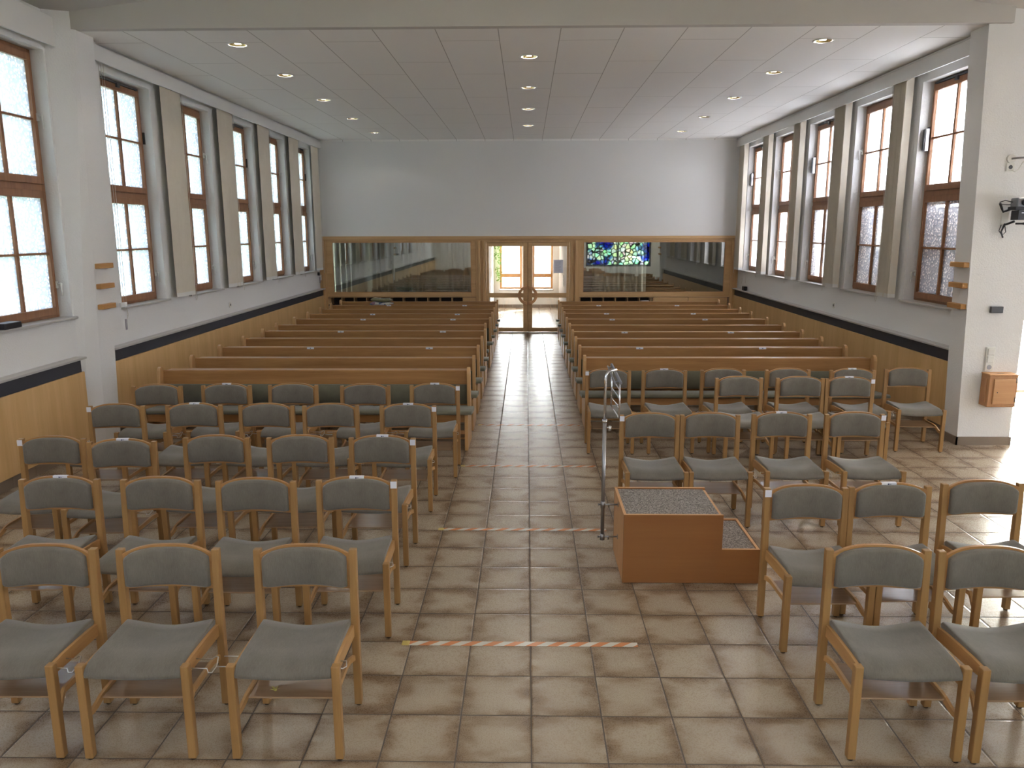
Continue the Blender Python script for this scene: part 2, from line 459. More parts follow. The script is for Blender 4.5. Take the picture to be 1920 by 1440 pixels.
# main ceiling, higher gabled ceiling over the chairs
ceil_o = MB().box(-WX-.3, WX+.3, 8.12, YB+.2, ZC, ZC+.1).build('ceiling', M['ceiling']); tag(ceil_o, None, None, None, 'structure')
cut = MB()
for x_ in (-3.08, 3.06):
    for y_ in (8.70, 10.35, 12.24, 14.22, 16.2): cut.cyl((x_, y_, ZC-.05), .089, .3, 40)
for y_ in (9.36, 11.30, 13.22, 15.24): cut.cyl((0, y_, ZC-.05), .089, .3, 40)
cut_o = cut.build('cut', M['ceiling'])
bo_ = ceil_o.modifiers.new('b', 'BOOLEAN'); bo_.operation = 'DIFFERENCE'; bo_.object = cut_o; bo_.solver = 'EXACT'
me_ = bpy.data.meshes.new_from_object(ceil_o.evaluated_get(bpy.context.evaluated_depsgraph_get()))
ceil_o.modifiers.clear(); ceil_o.data = me_; bpy.data.objects.remove(cut_o)
def zg(x): return 4.34 - .116*(abs(x)-4.49)
b = MB()
b.prism([(-5.1, zg(5.1)), (0, zg(0)), (XW+.4, zg(XW+.4)), (XW+.4, zg(XW+.4)+.12), (0, zg(0)+.12), (-5.1, zg(5.1)+.12)], YF-.3, 8.10, 'y')
tag(b.build('ceiling_near', M['fascia']), None, None, None, 'structure')
b = MB(); b.prism([(-4.47, ZC), (4.62, ZC), (4.62, zg(4.62)+.02), (0, zg(0)+.02), (-4.47, zg(4.47)+.02)], 8.03, 8.125, 'y')
tag(b.build('trim_1', M['fascia']), None, None, None, 'structure')
# piers
b = MB(); b.hexa([(-4.578, 8.08, 0), (-4.578, 8.38, 0), (-5.0, 8.38, 0), (-5.0, 8.08, 0),
                  (-4.43, 8.07, 4.5), (-4.43, 8.38, 4.5), (-5.0, 8.38, 4.5), (-5.0, 8.07, 4.5)])
b.hexa([(-4.578, 8.08, 0), (-4.8, 8.08, 0), (-4.8, 7.84, 0), (-4.652, 7.86, 0), (-4.43, 8.07, 4.5), (-4.8, 8.07, 4.5), (-4.8, 7.84, 4.5), (-4.645, 7.86, 4.5)])
tag(b.build('wall_pier_left', M['plaster']), None, None, None, 'structure')
b = MB(); b.hexa([(4.545, 8.08, 0), (5.09, 8.08, 0), (5.09, 8.5, 0), (4.545, 8.36, 0),
                  (4.40, 8.08, 4.5), (5.09, 8.08, 4.5), (5.09, 8.5, 4.5), (4.40, 8.40, 4.5)])
tag(b.build('wall_pier_right', M['plaster']), None, None, None, 'structure')
# walls behind the camera and round the east wing, with a coloured glass window in the south wall
b = MB()
b.box(-WX-.4, 2.9, YF-.3, YF, 0, 3.15); b.box(6.1, XW+.4, YF-.3, YF, 0, 3.15)
b.box(2.9, 6.1, YF-.3, YF, 0, .5); b.box(2.9, 6.1, YF-.3, YF, 3.1, 3.15)
b.box(-WX-.4, -4.4, YF-.3, YF, 3.15, 5); b.box(4.4, XW+.4, YF-.3, YF, 3.15, 5); b.box(-4.4, 4.4, YF-.3, YF, 4.3, 5)
tag(b.build('wall_front', M['plaster']), None, None, None, 'structure')
b = MB()
ew = [(1.2, 3.0), (3.6, 5.4), (6.0, 7.8)]; y = YF
for a, c in ew:
    b.box(XW, XW+.3, y, a, 0, 4.6); b.box(XW, XW+.3, a, c, 0, .6); b.box(XW, XW+.3, a, c, 2.5, 4.6); y = c
b.box(XW, XW+.3, y, 11.2, 0, 4.6)
tag(b.build('wall_wing', M['plaster']), None, None, None, 'structure')
b = MB()  # includes unseen walls outside, added to darken the lower right panes
b.box(6.64, 6.74, 10.93, 13.8, 0, 2.8); b.box(5.02, 6.64, 13.7, 13.8, 0, 1.9); b.box(6.74, 8.34, 10.93, 11.1, 2.35, 2.75); b.box(8.34, XW, 10.93, 11.1, 0, 2.75)
b.box(5.05, XW, 8.3, 8.5, 2.62, 4.6)
b.hexa([(5.16, 8.5, 0), (5.26, 8.45, 0), (6.74, 10.95, 0), (6.64, 11.0, 0), (5.16, 8.5, 2.8), (5.26, 8.45, 2.8), (6.74, 10.95, 2.8), (6.64, 11.0, 2.8)])
tag(b.build('wall_vestibule', M['wallpaper']), None, None, None, 'structure')
tag(MB().prism([(5.02, 8.42), (XW+.3, 8.42), (XW+.3, 11.4), (6.74, 11.4), (6.74, 13.8), (5.02, 13.8)], 2.62, 2.76, 'z').build('ceiling_vestibule', M['white']), None, None, None, 'structure')  # roof carried on over the outside gap to darken the lower right panes
# paved ground and lawn outside
mo, nto, bo = newmat('grass'); nto.links.new(ramp(nto, [(.3, (.33, .37, .27)), (.7, (.42, .45, .37))], noise(nto, coords(nto), 3, 5)), bo.inputs['Base Color']); bo.inputs['Roughness'].default_value = .9
M['grass'] = mo
b = MB(); b.box(-60, -WX-.36, -40, 80, -.35, -.15)
tag(b.build('ground_lawn', M['grass']), 'lawn outside the left windows', None, None, 'structure')
b = MB(); b.box(XW+.4, 60, -40, 80, -.35, -.15); b.box(5.02, XW+.4, 11.1, 80, -.3, -.125); b.box(-4, 5, 24.7, 80, -.35, -.15)
tag(b.build('ground_paving', plain('paving', (.68, .65, .60), .8)), 'pale paving outside', None, None, 'structure')

# trees outside the left windows
def outdoor_tree(x, y, h, r, label):
    t = empty('garden_tree', (x, y, -.15)); tag(t, label, 'tree', 'trees outside the left windows')
    b = MB()
    for i in range(900):
        a, u = random.random()*6.283, random.random()
        rr = r*(.55+.45*random.random()); zz = h*.25+h*.75*u; k = math.sin(PI*min(1, .12+u*.88))**.6
        c = Vector((rr*k*math.cos(a), rr*k*math.sin(a), zz))
        p = Vector((random.gauss(0, 1), random.gauss(0, 1), random.gauss(0, 1))).normalized()*.17
        q = p.cross(Vector((random.gauss(0, 1), random.gauss(0, 1), random.gauss(0, 1)))).normalized()*.13
        b.add([c-p, c-q, c+p, c+q], [(0, 1, 2, 3)])
    b.build('foliage', M['tree_leaf'], t); MB().tube([(0, 0, 0), (.05, 0, h*.5), (0, 0, h*.8)], [.14, .10, .03], 8).build('trunk', M['pew'], t)
for i, (x, y, h, r) in enumerate(((-10, 5.5, 3.8, 2.0), (-10, 12, 4.2, 2.2), (-12, 19, 2.4, 1.8), (-13, 27, 2.6, 2.0))):
    outdoor_tree(x, y, h, r, 'leafy garden tree blurred behind the patterned glass, %s from the pier' % ['nearest', 'second', 'third', 'fourth'][i])

# ---- windows
def handle_mesh():
    b = MB(); b.box(-.008, .008, -.014, .014, -.035, .035)
    b.tube([(.008, 0, .012), (.045, 0, .012)], .009, 8); b.tube([(.045, 0, .016), (.046, 0, -.11)], [.010, .0075], 8)
    return b.mesh('window_handle', M['white_plastic'])
HND = handle_mesh()
nwin = [0]
def window(side, far, z0=Z0, z1=Z1, alt=False, grey=False):
    nwin[0] += 1
    s = side; X = s*4.78; y0, y1 = far-WW, far
    r = empty('window_%d' % nwin[0], (0, 0, 0)); tag(r, None, None, None, 'structure')
    xa, xb = X-s*.0, X+s*.075
    f = MB(); fw = .045
    f.box(xa, xb, y0, y0+fw, z0, z1); f.box(xa, xb, y1-fw, y1, z0, z1)
    f.box(xa, xb, y0+fw, y1-fw, z0, z0+.03); f.box(xa, xb, y0+fw, y1-fw, z1-.04, z1); f.box(xa, xb, y0+fw, y1-fw, 2.635, 2.70)
    f.build('frame', M['window_wood'], r, .003, 1)
    for nm, a, c in (('upper_sash', 2.70, z1-.04), ('lower_sash', z0+.03, 2.635)):
        m_ = MB(); sw = .038; ya, yb = y0+fw, y1-fw
        xs, xt = X-s*.022, X+s*.05
        top = .07; bot = .07
        m_.box(xs, xt, ya, ya+sw, a, c); m_.box(xs, xt, yb-sw, yb, a, c)
        m_.box(xs, xt, ya+sw, yb-sw, a, a+bot); m_.box(xs, xt, ya+sw, yb-sw, c-top, c)
        yc = (y0+y1)/2; zc = (a+c)/2
        m_.box(X-s*.012, X+s*.04, yc-.018, yc+.018, a+bot, c-top)
        m_.box(X-s*.010, X+s*.038, ya+sw, yb-sw, zc-.011, zc+.011)
        m_.build(nm, M['window_wood'], r, .002, 1)
        MB().box(X+s*.012, X+s*.016, ya+sw-.005, yb-sw+.005, a+bot-.005, c-top+.005).build('panes', M['obscure'], r)
    if alt:
        k = MB(); k.box(X-s*.03, X-s*.01, y0+.08, y1-.08, z1-.035, z1-.012); k.box(X-s*.045, X-s*.02, (y0+y1)/2-.03, (y0+y1)/2+.03, z1-.075, z1-.03)
        k.box(X-s*.035, X-s*.0, y1-.025, y1-.005, 3.30, 3.44)
        k.build('opener', M['dark_plastic'], r)
    hs = [1.72] if alt else [1.72, 3.33]
    for h in hs:
        o = inst('handle', HND, r, (X-s*.028, y1-.035 if s < 0 else y1-.035, h)); o.rotation_euler = (0, 0, 0 if s < 0 else PI)
    # stone sill
    MB().box(X-s*.002, s*(WX-.045), y0-.03, y1+.03, z0-.022, z0+.0005).build('sill', M['stone'], r, .003, 1)
    portal('portal', (s*5.0, (y0+y1)/2, (z0+z1)/2), z1-z0, WW, (-s, 0, 0))
    return r
for i, f in enumerate(WL): window(-1, f, alt=(i % 2 == 1))
for i, f in enumerate(WR): window(1, f, alt=(i % 2 == 0))
# unseen wing windows added to brighten the near area, and vestibule door
def added_window(x, a, c, z0, z1):
    nwin[0] += 1; r = empty('window_%d' % nwin[0]); tag(r, None, None, None, 'structure')
    f = MB(); t = .07
    f.box(x, x+.07, a, a+t, z0, z1); f.box(x, x+.07, c-t, c, z0, z1); f.box(x, x+.07, a+t, c-t, z0, z0+t); f.box(x, x+.07, a+t, c-t, z1-t, z1)
    f.build('frame', M['window_wood'], r); MB().box(x+.03, x+.034, a+t, c-t, z0+t, z1-t).build('panes', M['obscure'], r)
    portal('portal', (x+.2, (a+c)/2, (z0+z1)/2), z1-z0, c-a, (-1, 0, 0))
for a, c in ew: added_window(XW+.1, a, c, .6, 2.5)
r = empty('door_2'); tag(r, None, None, None, 'structure')
f = MB()
wd = M['alu'] = plain('white_door_frame', (.66, .66, .74), .4)
f.box(6.74, 6.90, 10.95, 11.02, 0, 2.35); f.box(8.18, 8.34, 10.95, 11.02, 0, 2.35); f.box(6.90, 8.18, 10.95, 11.02, 2.22, 2.35); f.box(6.90, 8.18, 10.95, 11.02, .0, .13)
f.build('frame', wd, r, .004, 1)
MB().box(6.90, 8.18, 10.98, 10.986, .13, 2.22).build('glass', M['glass_door'], r)
MB().box(6.84, 6.88, 10.90, 10.95, 1.0, 1.14).build('handle', M['dark_plastic'], r)
portal('portal', (7.54, 11.15, 1.2), 2.0, 1.5, (0, -1, 0))
# coloured glass in the south wall
def stained():
    m = bpy.data.materials.new('coloured_glass'); m.use_nodes = True
    nt = m.node_tree; nt.nodes.clear(); N = nt.nodes.new; L = nt.links.new
    v = coords(nt)
    vo = N('ShaderNodeTexVoronoi'); vo.distance = 'CHEBYCHEV'; vo.inputs['Scale'].default_value = 5.0; L(v, vo.inputs['Vector'])
    ve = N('ShaderNodeTexVoronoi'); ve.feature = 'DISTANCE_TO_EDGE'; ve.inputs['Scale'].default_value = 5.0; L(v, ve.inputs['Vector'])
    sp = N('ShaderNodeSeparateXYZ'); L(v, sp.inputs[0])
    big = noise(nt, v, .9, 2, .5)
    c = ramp(nt, [(.36, (.03, .05, .55)), (.41, (.10, .30, .55)), (.44, (.75, .90, .72)), (.75, (.9, .95, .8))], big)
    c = mixc(nt, .35, c, vo.outputs['Color'], 'MULTIPLY')
    c = mixc(nt, mathn(nt, 'LESS_THAN', ve.outputs['Distance'], .08), c, (.0, .0, .0))
    tr = N('ShaderNodeBsdfTranslucent'); L(c, tr.inputs[0]); tp = N('ShaderNodeBsdfTransparent'); L(c, tp.inputs[0])
    mi = N('ShaderNodeMixShader'); mi.inputs[0].default_value = .6; L(tr.outputs[0], mi.inputs[1]); L(tp.outputs[0], mi.inputs[2])
    L(mi.outputs[0], N('ShaderNodeOutputMaterial').inputs[0]); return m
r = empty('window_19'); tag(r, None, None, None, 'structure')   # unseen high window band, added to light the room from behind
f = MB()
for k_ in range(5): f.box(-4.4+2.19*k_, -4.34+2.19*k_, YF-.2, YF-.12, 3.15, 4.3)
f.box(-4.34, 4.34, YF-.2, YF-.12, 3.15, 3.21); f.box(-4.34, 4.34, YF-.2, YF-.12, 4.24, 4.3)
f.build('frame', M['window_wood'], r); MB().box(-4.38, 4.38, YF-.165, YF-.16, 3.2, 4.25).build('panes', M['glass_door'], r)
portal('portal', (0, YF-.35, 3.72), 8.8, 1.15, (0, 1, 0))
r = empty('window_20'); tag(r, None, None, None, 'structure')
MB().box(2.9, 6.1, YF-.1, YF-.08, .5, 3.1).build('panes', stained(), r)
f = MB(); f.box(2.9, 6.1, YF-.12, YF-.02, .5, .58); f.box(2.9, 6.1, YF-.12, YF-.02, 3.02, 3.1); f.box(2.9, 2.98, YF-.12, YF-.02, .58, 3.02); f.box(6.02, 6.1, YF-.12, YF-.02, .58, 3.02)
f.box(4.45, 4.52, YF-.12, YF-.02, .58, 3.02); f.build('frame', M['dark_plastic'], r)

# ---- wainscot, convector shelf, skirting, pelmet on both sides
nt_ = [1]
def side_trim(s, y0, y1, ystarts, xf=4.57):
    def T(b, mat, bev=0):
        nt_[0] += 1; return tag(b.build('trim_%d' % nt_[0], mat, None, bev, 1), None, None, None, 'structure')
    b = MB(); ys = [y0]+ystarts+[y1]
    for a, c in zip(ys, ys[1:]): b.box(s*xf, s*(xf+.02), a+.002, c-.002, .115, .832)
    T(b, M['panel'])
    T(MB().box(s*(xf+.03), s*(xf+.045), y0, y1, .115, .975), M['dark_band'])
    T(MB().box(s*(xf-.04), s*WX, y0-.01, y1, .966, .988), M['stone'], .003)
    nt_[0] += 1
    return
side_trim(-1, YF, 7.80, [-2.1, -.2, 1.7, 3.6, 5.5])
side_trim(-1, 8.385, YB-.03, [10.33, 12.26, 14.11, 16.09])
side_trim(1, 8.365, YB-.03, [9.6, 11.3, 13.0, 14.7, 16.3])
M['skirt'] = plain('skirting_tile', (.26, .20, .15), .35, 0, (12, .1, .002))
b = MB()
for y in [YF + .33*k for k in range(int((7.8-YF)/.33))]: b.box(-4.60, -WX, y+.002, y+.328, 0, .105)
for y in [8.5+.33*k for k in range(27)]: b.box(-4.60, -WX, y+.002, y+.328, 0, .105)
tag(b.build('baseboard_left', M['skirt']), None, None, None, 'structure')
b = MB()
for y in [8.5+.33*k for k in range(27)]: b.box(4.60, WX, y+.002, y+.328, 0, .105)
b.box(4.53, 4.545, 8.066, 8.36, 0, .09)
b.box(4.53, 4.86, 8.066, 8.08, 0, .09); b.box(4.862, 5.10, 8.066, 8.08, 0, .09); b.box(5.09, 5.102, 8.066, 8.5, 0, .09)
tag(b.build('baseboard_right', M['skirt']), None, None, None, 'structure')
b = MB(); b.box(-4.50, -4.52, 8.39, YB, 3.99, 4.165); b.box(-4.52, -4.65, 8.5, YB, 4.12, 4.165); b.box(-4.50, -4.506, 8.5, YB, 4.15, 4.172)
tag(b.build('trim_20', M['white'], None, .002, 1), None, None, None, 'structure')
b = MB(); b.box(4.49, 4.51, 8.38, YB, 3.99, 4.165); b.box(4.51, 4.65, 8.5, YB, 4.12, 4.165); b.box(4.484, 4.49, 8.5, YB, 4.15, 4.172)
tag(b.build('trim_21', M['white'], None, .002, 1), None, None, None, 'structure')
b = MB(); b.box(-4.54, -4.56, YF, 7.86, 3.98, 4.25); b.box(-4.56, -4.65, YF, 7.86, 4.2, 4.25)
tag(b.build('trim_22', M['white'], None, .002, 1), None, None, None, 'structure')
b = MB(); b.box(-4.49, 4.48, YB-.02, YB, 4.145, ZC)
tag(b.build('trim_23', M['ceiling']), None, None, None, 'structure')

# ---------------------------------------------------------------- wooden partition in the back wall
P, PH = M['partition'], M['partition_h']
YQ = YB-.03
b = MB(); b.box(-4.65, 4.65, YQ-.035, YB+.12, 2.062, 2.128); b.box(-4.65, 4.65, YQ-.02, YB+.1, 2.03, 2.062)
tag(b.build('trim_30', PH, None, .004, 1), None, None, None, 'structure')
def posts(name, xs):
    b = MB()
    for a, c, d in xs: b.box(a, c, YQ-d, YB+.12, 0, 2.03)
    tag(b.build(name, P, None, .004, 1), None, None, None, 'structure')
posts('trim_31', [(-4.65, -4.575, .0), (-4.575, -4.53, .045), (-4.53, -4.485, .012)])
posts('trim_32', [(-1.155, -1.10, .012), (-1.10, -1.05, .05), (-1.05, -1.0, .0), (-1.0, -.955, .02)])
posts('trim_33', [(.955, 1.0, .02), (1.0, 1.05, .0), (1.05, 1.10, .05), (1.10, 1.155, .012)])
posts('trim_34', [(4.485, 4.53, .012), (4.53, 4.575, .045), (4.575, 4.65, .0)])
def big_window(n, x0, x1, g0, g1):
    r = empty('window_%d' % n); tag(r, None, None, None, 'structure')
    f = MB(); za, zb = .89, 2.0
    f.box(x0, g0, YQ, YB+.05, .80, 2.03); f.box(g1, x1, YQ, YB+.05, .80, 2.03)
    f.box(g0, g1, YQ, YB+.05, .80, za); f.box(g0, g1, YQ, YB+.05, zb, 2.03)
    f.build('frame', PH, r, .004, 1)
    f = MB(); t = .012
    f.box(g0, g0+t, YQ-.004, YQ+.02, za, zb); f.box(g1-t, g1, YQ-.004, YQ+.02, za, zb); f.box(g0+t, g1-t, YQ-.004, YQ+.02, za, za+t); f.box(g0+t, g1-t, YQ-.004, YQ+.02, zb-t, zb)
    f.build('glazing_bead', M['step_edge'], r)
    MB().box(g0+.005, g1-.005, YQ+.022, YQ+.028, za, zb).build('glass', M['glass_part'], r)
big_window(21, -4.485, -1.155, -4.355, -1.255)
big_window(22, 1.155, 4.485, 1.226, 4.355)
# pigeonhole shelves below the glass
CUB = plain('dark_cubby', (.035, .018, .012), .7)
def cubby(name, label, xs, panels, xa, xb, shade):
    t = empty(name, (0, YQ, 0)); tag(t, label, 'shelf')
    f = MB(); y0, y1 = 0, .30; z0, z1 = .42, .795
    f.box(xa, xb, y0, y1, z1-.022, z1); f.box(xa, xb, y0, y1, z0, z0+.022); f.box(xa, xb, y0, y1, .60, .615)
    f.box(xa, xb, y1-.01, y1, z0, z1)
    f.build('carcass', CUB, t)
    MB().box(xa, xb, -.004, 0, .781, .797).build('top_rail', PH, t)
    for x in xs:
        MB().box(x-.008, x+.008, y0+.002, y1-.01, z0+.022, z1-.022).build('divider', M['partition'], t)
    for a, c in panels:
        MB().box(a, c, -.012, .012, z0+.03, z1-.02).build('panel_door', PH, t, .004, 1)
    MB().box(xa, xb, 0, .03, 0, z0).build('lower_panel', P, t)
cubby('pigeonhole_shelf', 'built-in wooden pigeonhole shelf below the curtained glass, left of the double door', [-4.43, -4.182, -3.901, -3.625, -3.354, -3.078, -2.802, -2.521, -2.246, -1.971, -1.701, -1.451], [(-1.44, -1.16)], -4.485, -1.155, 0)
cubby('pigeonhole_shelf', 'built-in wooden pigeonhole shelf with panel doors, right of the double door', [1.17, 1.427, 1.695, 1.965, 2.233, 2.501, 2.754, 2.80], [(2.81, 3.57), (3.58, 4.44)], 1.155, 4.485, 0)
b = MB(); b.box(2.53, 2.73, YQ+.02, YQ+.2, .615, .65); b.box(2.54, 2.72, YQ+.02, YQ+.2, .65, .70)
tag(b.build('book_pile', M['paper'], None, .003, 1), 'pile of pale books lying in a pigeonhole right of the double door', 'books')

# double door
r = empty('door_1'); tag(r, None, None, None, 'structure')
f = MB(); f.box(-.955, -.925, YQ-.01, YB+.08, 0, 2.03); f.box(.925, .955, YQ-.01, YB+.08, 0, 2.03); f.box(-.925, .925, YQ-.01, YB+.08, 1.995, 2.03)
f.box(-.94, .94, YQ+.05, YB+.08, 1.95, 2.03)
f.build('frame', P, r, .003, 1)
MB().box(-.025, .025, YQ+.047, YQ+.06, .006, 1.95).build('closing_strip', P, r)
for s in (-1, 1):
    lf = MB(); y0, y1 = YQ, YQ+.045
    e0, e1 = .005, .922
    q = lambda a, c: (s*a, s*c)
    lf.box(s*e0, s*.10, y0, y1, .006, 1.994); lf.box(s*.865, s*e1, y0, y1, .006, 1.994)
    lf.box(s*.10, s*.865, y0, y1, .006, .10); lf.box(s*.10, s*.865, y0, y1, 1.905, 1.99); lf.box(s*.10, s*.865, y0, y1, .775, .875)
    d = lf.build('door_leaf', PH, r, .004, 1)
    g = MB(); g.box(s*.10, s*.865, y0+.02, y0+.025, .10, .775); g.box(s*.10, s*.865, y0+.02, y0+.025, .875, 1.905)
    g.build('glass', M['glass_door'], d)
    hr = MB(); n = 20; a0 = PI/2; pts = []
    ring = []
    for i in range(n+1):
        a = -PI/2 + PI*i/n; ring.append((s*(.008+.180*math.cos(a)), .828+.180*math.sin(a)))
    rings = []
    for i, (x, z) in enumerate(ring):
        a = -PI/2 + PI*i/n; dx, dz = s*math.cos(a), math.sin(a)
        rings.append([(x+dx*.031, YQ-.055, z+dz*.031), (x+dx*.031, YQ-.022, z+dz*.031), (x-dx*.031, YQ-.022, z-dz*.031), (x-dx*.031, YQ-.055, z-dz*.031)])
    hr.loft(rings, False)
    hr.box(s*.01, s*.06, YQ-.05, YQ, .99, 1.02); hr.box(s*.01, s*.06, YQ-.05, YQ, .64, .67)
    hr.build('ring_handle', M['step_edge'], d, .003, 1)
b = MB(); b.box(.573, .783, YQ+.012, YQ+.018, 1.319, 1.61)
n_ = b.build('notice', M['paper']); tag(n_, 'white printed notice sheet taped to the glass of the double door', 'notice')
k = MB()
for i in range(16): k.box(.60, .60+.15*(.6+.4*random.random()), YQ+.0112, YQ+.012, 1.575-.015*i, 1.579-.015*i)
k.build('text_lines', plain('grey_ink', (.35, .35, .42), .7), n_)

# foyer behind the door
FY = 23.2
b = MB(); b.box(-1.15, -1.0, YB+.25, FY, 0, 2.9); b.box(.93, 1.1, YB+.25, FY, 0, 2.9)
tag(b.build('wall_foyer_sides', plaster('foyer_wall', (.55, .50, .46), 50, .2, .003)), None, None, None, 'structure')  # darker wall colour carries the shadow on the foyer sides
b = MB(); wins = [(-.815, -.169), (.148, .748)]
b.box(-1.0, -.815, FY, FY+.25, 0, 2.9); b.box(-.169, .148, FY, FY+.25, 0, 2.9); b.box(.748, .93, FY, FY+.25, 0, 2.9)
for a, c in wins: b.box(a, c, FY, FY+.25, 0, .53); b.box(a, c, FY, FY+.25, 2.5, 2.9)
tag(b.build('wall_foyer', M['wallpaper']), None, None, None, 'structure')
tag(MB().box(-1.15, 1.1, YB+.25, FY+.25, 2.6, 2.75).build('ceiling_foyer', M['white']), None, None, None, 'structure')
b = MB()
for k_ in range(7): b.box(-1.0+.28*k_, -1.0+.28*k_+.277, FY-.015, FY, 0, .09)
tag(b.build('baseboard_foyer', M['skirt']), None, None, None, 'structure')
OW = wood('foyer_window_wood', (.62, .32, .12), (.5, .24, .08), 'z', .45)
for n, (a, c) in enumerate(wins):
    r = empty('window_%d' % (23+n)); tag(r, None, None, None, 'structure')
    f = MB(); t = .06
    f.box(a, a+t, FY+.05, FY+.12, .54, 2.5); f.box(c-t, c, FY+.05, FY+.12, .54, 2.5)
    f.box(a+t, c-t, FY+.05, FY+.12, .54, .60); f.box(a+t, c-t, FY+.05, FY+.12, 2.43, 2.5); f.box(a+t, c-t, FY+.05, FY+.12, .89, .995)
    f.build('frame', OW, r, .004, 1)
    MB().box(a+t, c-t, FY+.08, FY+.084, .60, 2.43).build('panes', M['glass_foyer'], r)
    MB().box(a-.03, c+.03, FY-.06, FY+.05, .50, .53).build('sill', M['stone'], r)
    portal('portal', ((a+c)/2, FY+.3, 1.5), 2.0, c-a, (0, -1, 0))
# ivy on the foyer wall
t = empty('ivy_plant', (-.86, FY-.12, 1.9)); tag(t, 'trailing ivy hanging beside the window of the bright foyer', 'plant')
b = MB()
for i in range(150):
    z = -random.random()**1.3*1.25; s_ = .10*(1-abs(z)/1.5)+.02
    c = Vector((max(-.10, random.gauss(0, s_)), random.gauss(0, .03), z + .12))
    a = random.random()*6.28; r_ = random.uniform(.02, .035)
    u = Vector((math.cos(a), .3*random.uniform(-1, 1), math.sin(a))).normalized()*r_; v_ = Vector((-math.sin(a), .4*random.uniform(-1, 1), math.cos(a))).normalized()*r_*.8
    b.add([c-u, c-v_*.8, c+u*.9, c+v_*.8], [(0, 1, 2, 3)])
b.build('leaves', M['leaf'], t); MB().tube([(0, 0, .15), (.03, 0, -.3), (-.02, 0, -.8), (.01, 0, -1.1)], .004, 6).build('stem', M['leaf'], t)
for (z, nm) in ((.85, 1), (.78, 2), (.72, 3)):
    pass
sw = empty('light_switch', (.925, 20.2, 1.0)); tag(sw, 'white switch strip on the shaded side wall of the foyer', 'switch')
MB().box(-.008, .005, -.05, .05, -.17, .12).build('plate', M['white_plastic'], sw, .002, 1)
for z in (-.12, -.03, .06): MB().box(-.013, -.008, -.035, .035, z, z+.06).build('rocker', M['white_plastic'], sw)

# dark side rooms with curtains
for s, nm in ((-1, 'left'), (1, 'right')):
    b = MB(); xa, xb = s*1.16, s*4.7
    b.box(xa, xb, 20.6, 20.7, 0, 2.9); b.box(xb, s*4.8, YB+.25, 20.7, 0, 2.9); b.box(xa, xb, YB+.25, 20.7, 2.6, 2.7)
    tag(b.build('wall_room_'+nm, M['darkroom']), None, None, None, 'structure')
def curtain(name, label, x0, x1, y, amp, n, z0=.3, z1=2.4):
    N_ = n*10; front = []; 
    b = MB(); top = []; 
    ph = 0; vs = []
    for i in range(N_+1):
        u = i/N_; x = x0+(x1-x0)*u
        ph += (.45 + .35*math.sin(u*23)+.25*math.sin(u*61+1))*2*PI/10*1.1
        yy = y + amp*math.sin(ph)
        vs.append((x, yy))
    V = [(x, yy, z0) for x, yy in vs]+[(x, yy, z1) for x, yy in vs]+[(x, yy+.004, z0) for x, yy in vs]+[(x, yy+.004, z1) for x, yy in vs]
    n1 = N_+1; F = []
    for i in range(N_):
        F.append((i, i+1, n1+i+1, n1+i)); F.append((2*n1+i+1, 2*n1+i, 3*n1+i, 3*n1+i+1))
    b.add(V, F, True)
    t = b.build(name, M['curtain']); tag(t, label, 'curtain')
    return t
curtain('curtain', 'pale grey pleated curtain hanging behind the glass left of the double door', -4.45, -1.2, YB+.33, .055, 34, .1)
curtain('curtain', 'dim pleated curtain hanging behind the reflecting glass right of the double door', 1.35, 2.75, YB+.75, .05, 14, .1)
b = MB(); b.box(1.2, 1.45, YB+.3, YB+.55, 0, 2.6)
tag(b.build('wall_room_pillar', plain('room_pillar', (.35, .36, .40), .8)), None, None, None, 'structure')

# ---------------------------------------------------------------- ceiling lights
def light_proto():
    t = empty('ceiling_light')
    b = MB(); b.lathe([(.088, .0), (.108, .0), (.110, -.006), (.100, -.010), (.088, -.006), (.088, .0)], n=40); b.build('trim_ring', M['white'], t)
    b = MB(); n = 40
    rings = []
    for r_, z in ((.088, -.004), (.084, .0), (.070, .0)): rings.append((r_, z))
    b.lathe([(.088, -.005), (.080, .012), (.060, .045), (.035, .06), (.001, .062)], n=20)
    o = b.build('reflector', M['brass'], t)
    for f in o.data.polygons: f.use_smooth = False
    b = MB(); b.tube([(-.03, 0, .012), (.03, 0, .012)], .010, 10); b.tube([(-.03, .022, .012), (.03, .022, .012)], .010, 10)
    b.build('bulb', M['bulb'], t)
    return t
lp = light_proto()
LT = []
ords = ['nearest', 'second', 'third', 'fourth', 'farthest']
for i, y in enumerate((8.70, 10.35, 12.24, 14.22, 16.2)):
    LT.append((-3.08, y, 'round brass recessed ceiling light, %s one in the left line of five' % ords[i]))
    LT.append((3.06, y, 'round brass recessed ceiling light, %s one in the right line of five' % ords[i]))
for i, y in enumerate((9.36, 11.30, 13.22, 15.24)):
    LT.append((0, y, 'round brass recessed ceiling light, %s one in the middle line above the aisle' % ['nearest', 'second', 'third', 'farthest'][i]))
for i, (x, y, lab) in enumerate(LT):
    o = lp if i == 0 else copy_tree(lp)
    o.location = (x, y, ZC-.001); tag(o, lab, 'ceiling light', 'recessed ceiling lights')
# holes in the ceiling for the reflectors are not cut: move cups below by seating them in the slab
for o in [lp]: pass

